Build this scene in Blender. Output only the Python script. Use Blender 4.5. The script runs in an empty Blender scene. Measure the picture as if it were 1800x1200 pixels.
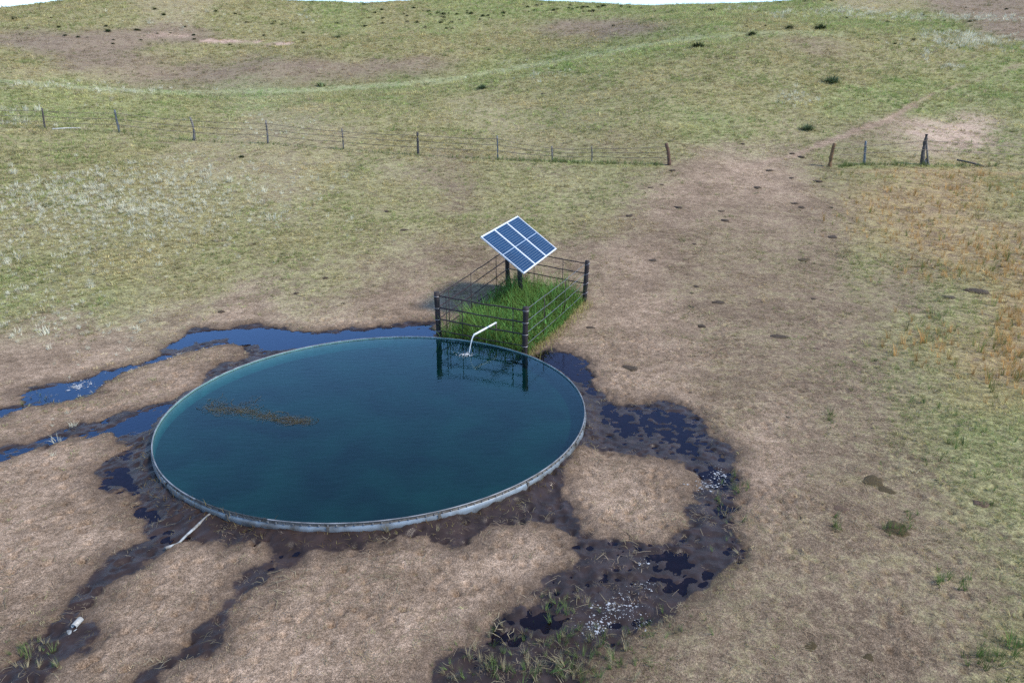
import bpy, bmesh, math, random
import numpy as np
from mathutils import Vector, Matrix
rng = np.random.default_rng(7); random.seed(7)
R_ = math.radians
sc = bpy.context.scene
COL = sc.collection

# ------------------------------------------------------------------ camera, sky, sun, exposure
CAM_H, PITCH, FPX = 6.68, R_(19.58), 1200.0      # 24 mm lens, photo 1800 x 1200
cam_d = bpy.data.cameras.new('camera'); cam_d.sensor_width = 36; cam_d.lens = 24
cam_d.clip_start = .1; cam_d.clip_end = 3000
cam = bpy.data.objects.new('camera', cam_d); COL.objects.link(cam)
cam.location = (0, 0, CAM_H); cam.rotation_euler = (math.pi/2 - PITCH, 0, 0)
sc.camera = cam

SUN_DIR = Vector((.92, -.28, 1.0)).normalized()   # towards the sun
world = bpy.data.worlds.new('World'); sc.world = world; world.use_nodes = True
wn = world.node_tree; wn.nodes.clear()
sky = wn.nodes.new('ShaderNodeTexSky'); sky.sky_type = 'NISHITA'; sky.sun_disc = False
sky.sun_elevation = math.asin(SUN_DIR.z); sky.sun_rotation = math.atan2(SUN_DIR.x, SUN_DIR.y)
sky.altitude = 900; sky.air_density = 1.0; sky.dust_density = .25; sky.ozone_density = 3.0
bg = wn.nodes.new('ShaderNodeBackground'); bg.inputs[1].default_value = .125
wo = wn.nodes.new('ShaderNodeOutputWorld')
wn.links.new(sky.outputs[0], bg.inputs[0]); wn.links.new(bg.outputs[0], wo.inputs[0])
sun_d = bpy.data.lights.new('sun', 'SUN'); sun_d.energy = 1.5; sun_d.angle = R_(10); sun_d.color = (1, .91, .77)
sun = bpy.data.objects.new('sun', sun_d); COL.objects.link(sun)
sun.rotation_euler = SUN_DIR.to_track_quat('Z', 'Y').to_euler(); sun.location = (20, -10, 40)
sc.view_settings.view_transform = 'Standard'; sc.view_settings.look = 'None'
sc.view_settings.exposure = 1.44; sc.view_settings.gamma = 1
sc.render.engine = 'CYCLES'
sc.cycles.use_denoising = False; sc.cycles.max_bounces = 8; sc.cycles.transparent_max_bounces = 12
sc.cycles.caustics_reflective = False; sc.cycles.use_adaptive_sampling = False

# ------------------------------------------------------------------ small helpers
CP, SP = math.cos(PITCH), math.sin(PITCH)
def ray(px, py):
    u = (np.asarray(px, float)-900)/FPX; v = (600-np.asarray(py, float))/FPX
    return np.stack([u, CP+v*SP, -SP+v*CP], -1)
def on_plane(px, py, z=0.):
    d = ray(px, py); t = (z-CAM_H)/d[..., 2]
    return np.array([0, 0, CAM_H]) + d*t[..., None]
def at_depth(px, py, Y):
    d = ray(px, py); t = Y/d[..., 1]
    return np.array([0, 0, CAM_H]) + d*np.asarray(t)[..., None]
def to_px(X, Y, Z):
    z = Z-CAM_H; zc = np.maximum(Y*CP - z*SP, .3); yc = Y*SP + z*CP
    return 900+FPX*X/zc, 600-FPX*yc/zc
def ss(a, b, x):
    t = np.clip((x-a)/(b-a), 0, 1); return t*t*(3-2*t)
def _h(i, j, s):
    n = (i*374761393 + j*668265263 + s*2246822519) & 0xffffffff
    n = ((n ^ (n >> 13))*1274126177) & 0xffffffff
    return ((n ^ (n >> 16)) & 0xffff)/65535.
def vn(x, y, s=0):
    xi = np.floor(x).astype(np.int64); yi = np.floor(y).astype(np.int64); fx = x-xi; fy = y-yi
    fx = fx*fx*(3-2*fx); fy = fy*fy*(3-2*fy)
    a = _h(xi, yi, s); b = _h(xi+1, yi, s); c = _h(xi, yi+1, s); d = _h(xi+1, yi+1, s)
    return (a*(1-fx)+b*fx)*(1-fy) + (c*(1-fx)+d*fx)*fy
def fbm(x, y, s=0, o=4):
    t = 0; a = .5; n = 0
    for k in range(o):
        t = t+a*vn(x*2**k+17*k, y*2**k-9*k, s+k); n += a; a *= .5
    return t/n

def tag(o, label=None, cat=None, group=None, kind=None):
    if label: o['label'] = label
    if cat: o['category'] = cat
    if group: o['group'] = group
    if kind: o['kind'] = kind
    return o
def empty(name, loc=(0, 0, 0)):
    o = bpy.data.objects.new(name, None); COL.objects.link(o); o.location = loc; o.empty_display_size = .1; return o
class MB:
    """collects boxes, tubes and quads into one mesh"""
    def __init__(s): s.v = []; s.f = []
    def add(s, vs, fs):
        n = len(s.v); s.v += [tuple(v) for v in vs]; s.f += [tuple(i+n for i in f) for f in fs]
    def tube(s, pts, rad, seg=8, cap=True):
        pts = [Vector(p) for p in pts]; n = len(pts)
        rad = [rad]*n if not hasattr(rad, '__len__') else rad
        vs = []; fs = []
        for i, p in enumerate(pts):
            t = (pts[min(i+1, n-1)]-pts[max(i-1, 0)]).normalized()
            a = t.cross(Vector((0, 0, 1)))
            if a.length < 1e-3: a = t.cross(Vector((1, 0, 0)))
            a.normalize(); b = t.cross(a)
            for k in range(seg):
                w = 2*math.pi*k/seg; vs.append(p+(a*math.cos(w)+b*math.sin(w))*rad[i])
        for i in range(n-1):
            for k in range(seg):
                k2 = (k+1) % seg
                fs.append((i*seg+k, i*seg+k2, (i+1)*seg+k2, (i+1)*seg+k))
        if cap:
            fs.append(tuple(range(seg))[::-1]); fs.append(tuple((n-1)*seg+k for k in range(seg)))
        s.add(vs, fs)
    def box(s, c, ax, ay, az):
        c = Vector(c); ax, ay, az = Vector(ax), Vector(ay), Vector(az)
        vs = [c+ax*i+ay*j+az*k for k in (-1, 1) for j in (-1, 1) for i in (-1, 1)]
        s.add(vs, [(0, 2, 3, 1), (4, 5, 7, 6), (0, 1, 5, 4), (2, 6, 7, 3), (0, 4, 6, 2), (1, 3, 7, 5)])
    def blade(s, base, az, h, lean, w, n=2, curl=.5):
        """a tapered grass blade leaning towards azimuth az"""
        base = Vector(base); d = Vector((math.cos(az), math.sin(az), 0)); p = Vector((-d.y, d.x, 0))
        vs = []; fs = []
        for i in range(n+1):
            t = i/n; q = base + d*(lean*(t**(1+curl))) + Vector((0, 0, h*(t - .35*curl*t*t*min(1, lean/max(h, .01)))))
            ww = w*(1-t)**.7 if i < n else 0
            if i < n: vs += [q-p*ww*.5, q+p*ww*.5]
            else: vs.append(q)
        for i in range(n-1): fs.append((2*i, 2*i+1, 2*i+3, 2*i+2))
        fs.append((2*n-2, 2*n-1, 2*n)); s.add(vs, fs)
    def mesh(s, name, mat=None, smooth=False):
        me = bpy.data.meshes.new(name); me.from_pydata(s.v, [], s.f)
        if mat: me.materials.append(mat)
        if smooth: me.polygons.foreach_set('use_smooth', [True]*len(me.polygons))
        me.update(); return me
    def build(s, name, mat=None, parent=None, smooth=False, loc=None):
        o = bpy.data.objects.new(name, s.mesh(name, mat, smooth)); COL.objects.link(o)
        if loc is not None: o.location = loc
        if parent: o.parent = parent
        return o

# ------------------------------------------------------------------ materials
def mat(name, base=(.5, .5, .5), rough=.7, metal=0., spec=.5, var=0., scale=8., bump=0., bscale=30., var2=None, translucent=0.):
    m = bpy.data.materials.new(name); m.use_nodes = True; nt = m.node_tree; N = nt.nodes; L = nt.links
    b = N['Principled BSDF']; b.inputs['Roughness'].default_value = rough; b.inputs['Metallic'].default_value = metal
    b.inputs['Specular IOR Level'].default_value = spec; b.inputs['Base Color'].default_value = (*base, 1)
    tc = N.new('ShaderNodeTexCoord')
    if var or var2:
        n = N.new('ShaderNodeTexNoise'); n.inputs['Scale'].default_value = scale; n.inputs['Detail'].default_value = 5
        L.new(tc.outputs['Object'], n.inputs['Vector'])
        r = N.new('ShaderNodeValToRGB'); L.new(n.outputs[0], r.inputs[0])
        c2 = var2 or tuple(c*(1-var) for c in base); c1 = base if var2 else tuple(min(1, c*(1+var)) for c in base)
        r.color_ramp.elements[0].position = .35; r.color_ramp.elements[1].position = .65
        r.color_ramp.elements[0].color = (*c2, 1); r.color_ramp.elements[1].color = (*c1, 1)
        L.new(r.outputs[0], b.inputs['Base Color'])
    if bump:
        n2 = N.new('ShaderNodeTexNoise'); n2.inputs['Scale'].default_value = bscale; n2.inputs['Detail'].default_value = 4
        L.new(tc.outputs['Object'], n2.inputs['Vector'])
        bp = N.new('ShaderNodeBump'); bp.inputs['Strength'].default_value = bump; bp.inputs['Distance'].default_value = .02
        L.new(n2.outputs[0], bp.inputs['Height']); L.new(bp.outputs[0], b.inputs['Normal'])
    return m
def plant_mat(name, base=None, trans=.3, rough=.75, vary=.25):
    """leaf material: colour from the scatter's tint attribute, or fixed; thin and translucent"""
    m = bpy.data.materials.new(name); m.use_nodes = True; nt = m.node_tree; N = nt.nodes; L = nt.links
    N.clear(); out = N.new('ShaderNodeOutputMaterial'); df = N.new('ShaderNodeBsdfDiffuse'); tr = N.new('ShaderNodeBsdfTranslucent')
    mx = N.new('ShaderNodeMixShader'); mx.inputs[0].default_value = trans
    if base is None:
        a = N.new('ShaderNodeAttribute'); a.attribute_type = 'INSTANCER'; a.attribute_name = 'tint'; c = a.outputs['Color']
    else:
        g = N.new('ShaderNodeNewGeometry'); hs = N.new('ShaderNodeHueSaturation'); hs.inputs['Color'].default_value = (*base, 1)
        mr = N.new('ShaderNodeMapRange'); mr.inputs[3].default_value = 1-vary; mr.inputs[4].default_value = 1+vary
        mr2 = N.new('ShaderNodeMapRange'); mr2.inputs[3].default_value = .5-vary*.08; mr2.inputs[4].default_value = .5+vary*.06
        L.new(g.outputs['Random Per Island'], mr.inputs[0]); L.new(mr.outputs[0], hs.inputs['Value'])
        L.new(g.outputs['Random Per Island'], mr2.inputs[0]); L.new(mr2.outputs[0], hs.inputs['Hue']); c = hs.outputs[0]
    L.new(c, df.inputs[0]); L.new(c, tr.inputs[0]); L.new(df.outputs[0], mx.inputs[1]); L.new(tr.outputs[0], mx.inputs[2])
    L.new(mx.outputs[0], out.inputs[0]); return m

# ------------------------------------------------------------------ terrain
TANK_C = np.array([-2.964, 13.94]); TANK_R = 4.572; RIM_Z = .25
ctl = []
for x in (-30, -18, -8, 0, 8, 18, 30):
    for y, z in ((-40, 0), (2, 0), (10, 0), (17, 0), (19.5, .02)): ctl.append((x, y, z))
for x in (-14, -5, 2, 9): ctl += [(x, 22.2, .2 if x > -8 else .25), (x, 26, .62 if x > -8 else .8)]
CP_PX = [(0, 222, 45), (79, 226, 45), (210, 233, 45), (341, 247, 44.5), (471, 252, 44), (604, 262, 43.5), (735, 272, 43), (875, 279, 42.5),
  (971, 283, 42), (1040, 285, 42), (1176, 290, 41.5), (1300, 292, 41.5), (1458, 293, 41.5), (1519, 289, 42), (1620, 290, 42), (1800, 293, 42),
  (0, 185, 54), (0, 150, 62), (0, 140, 66), (0, 152, 76), (0, 120, 88), (0, 70, 105), (0, 30, 120), (0, 17, 130), (0, 30, 162),
  (60, 10, 131), (130, 1, 133), (300, 200, 54), (300, 170, 62), (300, 162, 66), (300, 176, 76), (300, 120, 92), (300, 75, 108), (300, 30, 122), (300, -6, 136), (300, 12, 165),
  (460, 3, 137), (600, 190, 55), (600, 160, 66), (600, 155, 69), (600, 172, 80), (600, 110, 98), (600, 60, 115), (600, 24, 130), (600, 9, 138), (600, 26, 165),
  (720, 6, 139), (850, 200, 54), (850, 150, 66), (850, 132, 73), (850, 146, 84), (850, 90, 103), (850, 40, 122), (850, 1, 140), (850, 15, 168),
  (960, 5, 141), (1050, 200, 54), (1050, 140, 66), (1050, 95, 78), (1050, 108, 90), (1050, 60, 108), (1050, 25, 130), (1050, 8, 142), (1050, 28, 172),
  (1120, 12, 143), (1200, 200, 55), (1200, 120, 70), (1200, 78, 82), (1200, 50, 95), (1200, 9, 142), (1200, 28, 172), (1320, 8, 138),
  (1460, 220, 52), (1460, 137, 66), (1460, 80, 80), (1460, 45, 92), (1460, 15, 115), (1460, -2, 131), (1460, 20, 165), (1640, -5, 131),
  (1800, 200, 54), (1800, 120, 70), (1800, 60, 88), (1800, 20, 110), (1800, -8, 130), (1800, 12, 165)]
for a in CP_PX: ctl.append(tuple(at_depth(*a)))
ctl += [(-70, 45, 7), (-115, 100, 17), (115, 100, 22), (70, 45, 5), (-60, 10, .6), (60, 10, .6), (-60, -40, 0), (60, -40, 0)]
ctl = np.array(ctl); SC = 40.
def _tps(r2): return np.where(r2 > 1e-12, .5*r2*np.log(np.maximum(r2, 1e-12)), 0)
_c = ctl[:, :2]/SC; _n = len(_c)
_K = _tps(((_c[:, None]-_c[None])**2).sum(-1)) + np.eye(_n)*2e-5
_P = np.c_[np.ones(_n), _c]; _A = np.block([[_K, _P], [_P.T, np.zeros((3, 3))]])
_w = np.linalg.solve(_A, np.r_[ctl[:, 2], 0, 0, 0])
def base_z(X, Y):
    X = np.asarray(X, float); Y = np.asarray(Y, float); sh = X.shape; X = X.ravel(); Y = Y.ravel(); o = np.empty(len(X))
    for i in range(0, len(X), 60000):
        x = X[i:i+60000]/SC; y = Y[i:i+60000]/SC
        o[i:i+60000] = _tps((x[:, None]-_c[:, 0])**2 + (y[:, None]-_c[:, 1])**2) @ _w[:_n] + _w[_n] + _w[_n+1]*x + _w[_n+2]*y
    near = ss(27, 19.6, Y)*ss(30, 18, np.abs(X)); near = np.maximum(near, ss(19.6, 17, Y))
    o = o*(1-near) + near*np.clip((Y-19.8)*.075, 0, 1)
    far = np.maximum(ss(168, 260, np.hypot(X, np.maximum(Y, 0)*1.0)), ss(-5, -60, Y))
    o = o*(1-far) + far*(6+5*fbm(X/90, Y/90, 3, 2))
    und = ss(24, 60, Y)
    o = o + und*ss(128, 95, Y)*(fbm(X/21+3, Y/21, 9, 2)-.5)*2.8
    o = o + und*((fbm(X/7, Y/7, 5, 3)-.5)*.5 + (fbm(X/2.2, Y/2.2, 6, 2)-.5)*.12)
    return o.reshape(sh)
_TS = np.r_[np.arange(5, 30, .5), np.arange(30, 60, .7), np.arange(60, 175, 1.)]
def hit(px, py):
    """pixels -> points on the terrain"""
    px = np.atleast_1d(np.asarray(px, float)); py = np.atleast_1d(np.asarray(py, float)); d = ray(px, py)
    out = np.zeros((len(px), 3))
    for i in range(len(px)):
        P = np.array([0, 0, CAM_H]) + d[i]*(_TS/d[i, 1])[:, None]
        e = P[:, 2]-base_z(P[:, 0], P[:, 1]); k = np.argmax(e < 0) if (e < 0).any() else int(np.argmin(e))
        if k > 0 and e[k] < 0:
            t = e[k-1]/(e[k-1]-e[k]); Q = P[k-1]*(1-t)+P[k]*t
        else: Q = P[k]
        Q[2] = base_z(Q[:1], Q[1:2])[0]; out[i] = Q
    return out

# wet ground: outlines of the mud around the tank, traced on the ground plane
WET = [(765,565),(720,568),(660,573),(600,580),(560,582),(520,580),(480,575),(450,570),(420,572),(395,580),(345,577),(320,590),(300,605),(270,627),(230,640),(180,650),(140,663),
 (100,672),(50,680),(35,690),(30,710),(0,718),(-120,745),(-120,775),(0,737),(50,716),(100,709),(140,702),(165,692),(190,670),(210,656),(270,637),(330,620),(360,611),(400,607),(425,612),(437,622),
 (425,630),(385,640),(372,650),(355,668),(350,680),(325,692),(290,705),(250,715),(210,730),(160,745),(110,755),(50,775),(0,785),(-120,815),(-120,845),(0,812),(40,800),(100,778),(150,765),(190,762),
 (200,775),(215,782),(240,780),(215,795),(185,815),(165,830),(168,850),(190,862),(210,860),(220,875),(240,888),(228,900),(235,915),(245,935),(252,946),(215,960),(185,985),(160,1005),(130,1050),
 (100,1085),(60,1130),(0,1170),(-100,1230),(60,1260),(80,1200),(120,1165),(150,1145),(160,1120),(150,1100),(145,1080),(160,1055),(195,1030),(230,1010),(255,985),(270,975),(290,970),(310,955),(325,945),
 (335,942),(345,960),(370,952),(400,950),(440,953),(460,960),(460,985),(430,1010),(415,1035),(385,1065),(360,1090),(335,1120),(300,1145),(260,1165),(225,1200),(170,1250),(250,1250),(290,1200),(330,1160),
 (370,1150),(390,1110),(410,1085),(415,1060),(440,1045),(460,1020),(490,995),(520,985),(535,970),(560,945),(555,935),(600,935),(640,940),(660,958),(700,955),(705,940),(740,940),(770,952),(800,957),
 (840,950),(860,935),(880,925),(910,920),(940,925),(970,935),(1000,950),(1000,970),(1005,985),(980,1010),(960,1030),(930,1050),(900,1075),(870,1090),(840,1120),(800,1145),(770,1165),(760,1200),
 (740,1260),(1000,1260),(1020,1200),(1060,1140),(1110,1115),(1190,1090),(1240,1050),(1260,1020),(1290,990),(1310,975),(1305,950),(1290,930),(1295,890),(1300,850),(1295,800),(1285,785),(1260,765),(1240,745),
 (1220,720),(1190,705),(1150,702),(1120,710),(1090,710),(1060,695),(1045,680),(1050,660),(1035,635),(1010,620),(980,612),(950,615),(932,624),(760,640)]
ISLE = [(1010,800),(1040,790),(1080,790),(1120,800),(1170,805),(1200,815),(1220,840),(1215,870),(1205,900),(1208,935),(1180,950),(1130,952),(1080,942),(1040,935),(1010,918),(1000,890),(988,860),(992,830)]
# (px, py, rx, ry, depth): where the water stands
POOLS = [(740,580,35,14,1),(680,585,40,14,1),(620,595,45,14,1),(560,598,40,14,1),(500,595,40,18,1),(450,590,40,16,1),(400,585,35,9,.9),(350,592,30,9,.9),(320,602,22,9,.9),(280,630,22,7,.8),
 (230,647,25,7,.8),(190,660,25,9,1),(150,677,40,14,1),(110,688,45,16,1),(70,692,30,12,.9),(30,722,35,8,.8),(-20,735,35,9,.8),(290,725,35,17,.9),(250,742,40,18,.9),(215,755,30,10,.8),(170,760,25,6,.6),(100,772,30,7,.6),
 (40,792,35,7,.6),(-10,803,35,7,.6),(245,790,30,18,.7),(210,835,35,20,.7),(260,850,30,24,.65),(255,905,30,20,.6),(290,890,25,18,.5),(400,925,30,10,.35),(520,960,25,15,.4),
 (975,632,40,18,.9),(1010,655,35,18,.9),(1020,690,25,16,.7),(1060,725,40,20,.5),(1110,740,50,24,.56),(1170,742,45,25,.56),(1205,775,40,20,.5),(1255,840,30,22,.5),(1275,900,18,20,.5),
 (1190,1000,50,32,.62),(1135,980,20,10,.5),(1230,1010,30,20,.5),(950,1090,40,16,.6),(880,1120,45,14,.5),(820,945,40,8,.3)]
def _sd(poly, X, Y):
    """signed distance (metres), positive inside"""
    P = on_plane(*np.array(poly, float).T)[:, :2]; o = np.full(len(X), 1e9); ins = np.zeros(len(X), bool)
    for a, b in zip(P, np.roll(P, -1, 0)):
        d = b-a; t = np.clip(((X-a[0])*d[0]+(Y-a[1])*d[1])/(d@d), 0, 1)
        o = np.minimum(o, (X-a[0]-t*d[0])**2+(Y-a[1]-t*d[1])**2)
        c = ((a[1] > Y) != (b[1] > Y)); ins ^= c & (X < (b[0]-a[0])*(Y-a[1])/(b[1]-a[1]+1e-12)+a[0])
    return np.where(ins, 1, -1)*np.sqrt(o)
def wet_fields(X, Y):
    sd = np.full(len(X), -9.); dep = np.zeros(len(X))
    m = (Y > 3.5) & (Y < 22) & (np.abs(X) < 18)
    x, y = X[m], Y[m]; s = _sd(WET, x, y); r = np.hypot(x-TANK_C[0], y-TANK_C[1])
    s = np.maximum(s, TANK_R+.28+.18*fbm(x*1.3, y*1.3, 40, 2)-r)
    s = np.minimum(s, -_sd(ISLE, x, y))
    s = s + (fbm(x*1.8, y*1.8, 11, 3)-.5)*.42 + (fbm(x*5.5, y*5.5, 12, 4)-.5)*.34
    dd = np.zeros(len(x))
    for px, py, rx, ry, dp in POOLS:
        c = on_plane(px, py); ex = on_plane(px+rx, py)[0]-c[0]; ey = (on_plane(px, py-ry)[1]-on_plane(px, py+ry)[1])/2
        q = ((x-c[0])/ex)**2+((y-c[1])/ey)**2; dd = np.maximum(dd, dp*ss(1.7, .35, q))
    sd[m] = s; dep[m] = dd*ss(-.02, .16, s)
    return sd, dep

# ground cover: what grows where, plus P, the lit ridge crest painted as pale cover (read off the photograph, then spread over the ground)
KINDS = 'DLOGTYRNP'
SAMP = {
 'D': [(100,900),(100,1000),(350,1050),(300,1000),(550,1050),(450,1150),(700,1000),(800,980),(650,1130),(100,1150),(200,1180),(1100,860),(200,700),(100,740),(300,650),(1350,780),(1150,650),(1080,590),(1150,545),(100,600),
   (200,620),(300,570),(450,548),(600,545),(700,535),(1250,300),(1330,290),(1290,320),(700,1080),(30,650),(60,860),(550,1150),(1100,480),(1380,330),(1180,340)],
 'L': [(1400,1000),(1400,1150),(1300,1100),(1500,1100),(1600,1000),(1450,850),(1300,700),(1200,480),(1250,420),(1300,350),(1200,320),(1400,340),(1450,400),(1400,480),(1350,560),(1450,600),(1450,700),(1550,680),
   (1150,600),(1250,600),(650,500),(750,490),(850,475),(1000,440),(1050,470),(1100,400),(1600,500),(1500,310),(1650,850),(1700,1050),(1600,930),(1550,800),(1500,760),(1500,950),(800,310),(800,445),(1000,280),(1100,268),
   (1550,232),(1500,270),(1420,272),(1450,88),(1200,1150),(1300,1180),(1600,1150),(1050,520),(1300,470),(1130,310),(1500,1180)],
 'O': [(1600,600),(1650,700),(1600,780),(1700,480),(1550,430),(1750,370),(1780,330),(1700,560),(1780,850),(1700,900),(1780,1000),(1780,1150),(550,460),(800,400),(1000,380),(1100,330),(900,330),(700,350),(600,400),(500,420),
   (400,450),(300,500),(100,540),(150,470),(250,430),(100,420),(0,450),(400,370),(300,350),(200,330),(100,300),(50,350),(600,310),(900,300),(850,285),(250,222),(350,215),(700,240),(650,210),(800,230),(950,200),(1050,220),(1150,240),
   (1350,200),(1300,150),(1450,235),(1780,270),(1700,270),(600,185),(750,172),(900,160),(1050,150),(1150,130),(50,110),(400,90),(500,88),(600,85),(700,80),(800,90),(100,40),(700,30),(900,45),(1000,75),(900,75),(1350,40),(1400,100),
   (1500,70),(1500,110),(1650,100),(500,30),(200,30),(400,35),(300,95),(0,250),(1400,150),(1250,110)],
 'G': [(1700,780),(1760,760),(200,530),(50,520),(1050,289),(1120,291),(980,287),(1250,240),(1500,190),(1600,170),(1750,215),(1650,200),(20,165),(100,165),(200,175),(300,175),(400,172),(500,165),(600,160),(700,152),(800,140),(900,122),
   (1000,105),(1080,92),(1150,80),(600,30),(800,35),(950,25),(1150,25),(1250,40),(1200,60),(1600,30),(1750,130),(850,15),(1050,20),(1500,40),(1400,20),(1560,285),(1480,290),(900,20)],
 'T': [(500,500),(700,440),(500,320),(700,300),(380,290),(1000,310),(450,215),(530,214),(600,232),(900,250),(850,190),(1600,265),(1300,262),(50,135),(200,145),(300,25),(1550,10),(950,270),(1380,250),(600,490),(250,560)],
 'Y': [(1750,640),(1780,560),(1600,400),(1700,420),(1640,360),(1560,350),(1700,320),(1600,305),(1780,420),(1540,330),(1770,600)],
 'R': [(1680,228),(1720,226),(1620,235)],
 'P': [(450,161)],
 'N': [(150,100),(250,112),(350,130),(450,115),(550,122),(650,132),(750,118),(200,78),(100,75),(400,150),(250,140),(1000,50),(1070,46),(1130,46),(1700,12),(1780,15),(500,145),(300,60)]}
_sp = np.array([p for k in KINDS for p in SAMP[k]], float); _sk = np.array([i for i, k in enumerate(KINDS) for p in SAMP[k]])
def cover(X, Y, Z):
    """weights of the eight kinds of cover plus the painted crest light at ground points"""
    px, py = to_px(X, Y, Z)
    px = px + (fbm(X/3, Y/3, 21, 3)-.5)*1.6*np.minimum(150, 900/np.maximum(Y, 4)); py = py + (fbm(X/3, Y/3, 22, 3)-.5)*np.clip(py*.2, 14, 110)
    px = np.clip(px, -60, 1860); py = np.clip(py, 0, 1240); W = np.zeros((len(X), len(KINDS)))
    for i in range(0, len(X), 40000):
        sl = slice(i, i+40000); sy = (9+.075*py[sl])[:, None]; sx = (42+.03*py[sl])[:, None]
        q = ((px[sl, None]-_sp[:, 0])/sx)**2 + ((py[sl, None]-_sp[:, 1])/sy)**2
        w = np.exp(-q*.8) + 1e-7/(1+q)**2
        for k in range(len(KINDS)): W[sl, k] = w[:, _sk == k].sum(1)
    W /= W.sum(1, keepdims=True)
    def line(pts, wpx, k, amt=1.):
        P = np.array(pts, float); d = np.full(len(X), 1e9); qx, qy = to_px(X, Y, Z)
        for a, b in zip(P[:-1], P[1:]):
            e = b-a; t = np.clip(((qx-a[0])*e[0]+(qy-a[1])*e[1])/(e@e), 0, 1); d = np.minimum(d, np.hypot(qx-a[0]-t*e[0], (qy-a[1]-t*e[1])*1.6))
        f = amt*ss(wpx, wpx*.3, d+(fbm(X*.8, Y*.8, 31, 3)-.5)*wpx*1.2)
        W[:] = W*(1-f)[:, None]; W[:, KINDS.index(k)] += f
    line([(1290,300),(1400,272),(1500,232),(1560,210),(1610,185),(1645,163)], 9, 'D', .85)
    line([(1645,163),(1700,145),(1760,128),(1800,112)], 7, 'D', .5)
    line([(255,60),(290,63),(325,66)], 7, 'R'); line([(355,72),(420,75),(510,78)], 6, 'R')
    line([(230,92),(330,95),(430,91)], 3, 'T'); line([(520,212),(600,222),(700,232),(830,248)], 5, 'T', .8); line([(380,204),(450,208),(520,212)], 4, 'T', .7)
    line([(850,190),(930,215),(1020,245),(1080,262)], 7, 'T', .6); line([(930,190),(1010,205),(1100,240)], 5, 'T', .5)
    line([(1000,286),(1080,290),(1165,291)], 6, 'G', .9); line([(800,281),(1000,286)], 4, 'G', .6); line([(1470,293),(1700,293)], 5, 'G', .8)
    line([(1500,301),(1600,303),(1800,306)], 10, 'Y', .7)
    line([(-60,138),(0,142),(150,155),(300,163),(450,161),(600,156),(700,149),(800,139),(900,121),(1000,104),(1080,91),(1150,77),(1230,66)], 9, 'P', .75)  # pale band puts the lit look of the ridge crest into the cover colour
    line([(1230,66),(1350,58),(1480,62)], 8, 'P', .5)  # painted crest light carried on to the right, fainter
    return W
#            soil colour         plant colour       amount of plant
PAL = {'D': ((.305,.222,.150), (.31,.25,.150), .09), 'L': ((.240,.178,.118), (.235,.196,.105), .42), 'O': ((.275,.222,.140), (.285,.262,.124), .72), 'G': ((.265,.240,.130), (.262,.272,.116), .90),
       'T': ((.315,.252,.165), (.325,.288,.150), .60), 'Y': ((.295,.215,.130), (.34,.26,.12), .5), 'R': ((.50,.365,.275), (.30,.26,.15), .06), 'N': ((.262,.198,.140), (.220,.180,.112), .45), 'P': ((.33,.31,.18), (.34,.36,.19), .95)}  # P: pale tones that paint the lit crest
SOIL = np.array([PAL[k][0] for k in KINDS]); PLANT = np.array([PAL[k][1] for k in KINDS]); AMT = np.array([PAL[k][2] for k in KINDS])

def graded(lo, hi, a, b, step, g):
    mid = list(np.arange(a, b+1e-6, step)); s = step; L = [a]; 
    while L[-1] > lo: s *= g; L.append(L[-1]-s)
    s = step; U = [b]
    while U[-1] < hi: s *= g; U.append(U[-1]+s)
    return np.array(L[1:][::-1]+mid+U[1:])
gx = graded(-700, 700, -10.5, 10.5, .045, 1.035); gy = graded(-300, 900, 6.2, 21, .04, 1.022)
GX, GY = np.meshgrid(gx, gy); X = GX.ravel(); Y = GY.ravel()
Z = base_z(X, Y); SD, DEP = wet_fields(X, Y)
nearf = ss(45, 20, Y)*ss(-6, 2, Y)
lump = (fbm(X*3.1, Y*3.1, 51, 3)-.5)*.035 + (fbm(X*9, Y*9, 52, 2)-.5)*.026
land = ss(.06, -.22, SD)
Z = Z + nearf*(land*(.035+lump*.9) + (1-land)*(-.004 + lump*.55 + (fbm(X*6.5, Y*6.5, 57, 4)-.5)*.085 - .055*DEP))
ZG_ = Z.reshape(GX.shape); SG_ = SD.reshape(GX.shape)
hx = rng.uniform(-10.4, 10.4, 3000); hy = rng.uniform(6.2, 20.9, 3000); hk = fbm(hx*.5, hy*.5, 90, 3)
for x0, y0, k0 in zip(hx, hy, hk):
    if k0 < .42: continue
    i0 = int(np.searchsorted(gx, x0)); j0 = int(np.searchsorted(gy, y0)); sl = (slice(max(j0-5, 0), j0+6), slice(max(i0-5, 0), i0+6))
    q = ((GX[sl]-x0)**2+(GY[sl]-y0)**2)/(.045+.03*k0)**2
    ZG_[sl] += (-.036*np.exp(-q)+.010*np.exp(-(np.sqrt(q)-1.5)**2*3))*(.5+k0)
Z = ZG_.ravel()
rr = np.hypot(X-TANK_C[0], Y-TANK_C[1]); Z = Z+ss(TANK_R+.55, TANK_R+.02, rr)*(.075+.07*fbm(X*1.5, Y*1.5, 44, 3)); snap = np.abs(rr-TANK_R) < .034; X = np.where(snap, TANK_C[0]+(X-TANK_C[0])*(TANK_R+.004)/rr, X); Y = np.where(snap, TANK_C[1]+(Y-TANK_C[1])*(TANK_R+.004)/rr, Y)
Z = np.where((rr < TANK_R) & ~snap, -2.5, Z)
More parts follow.
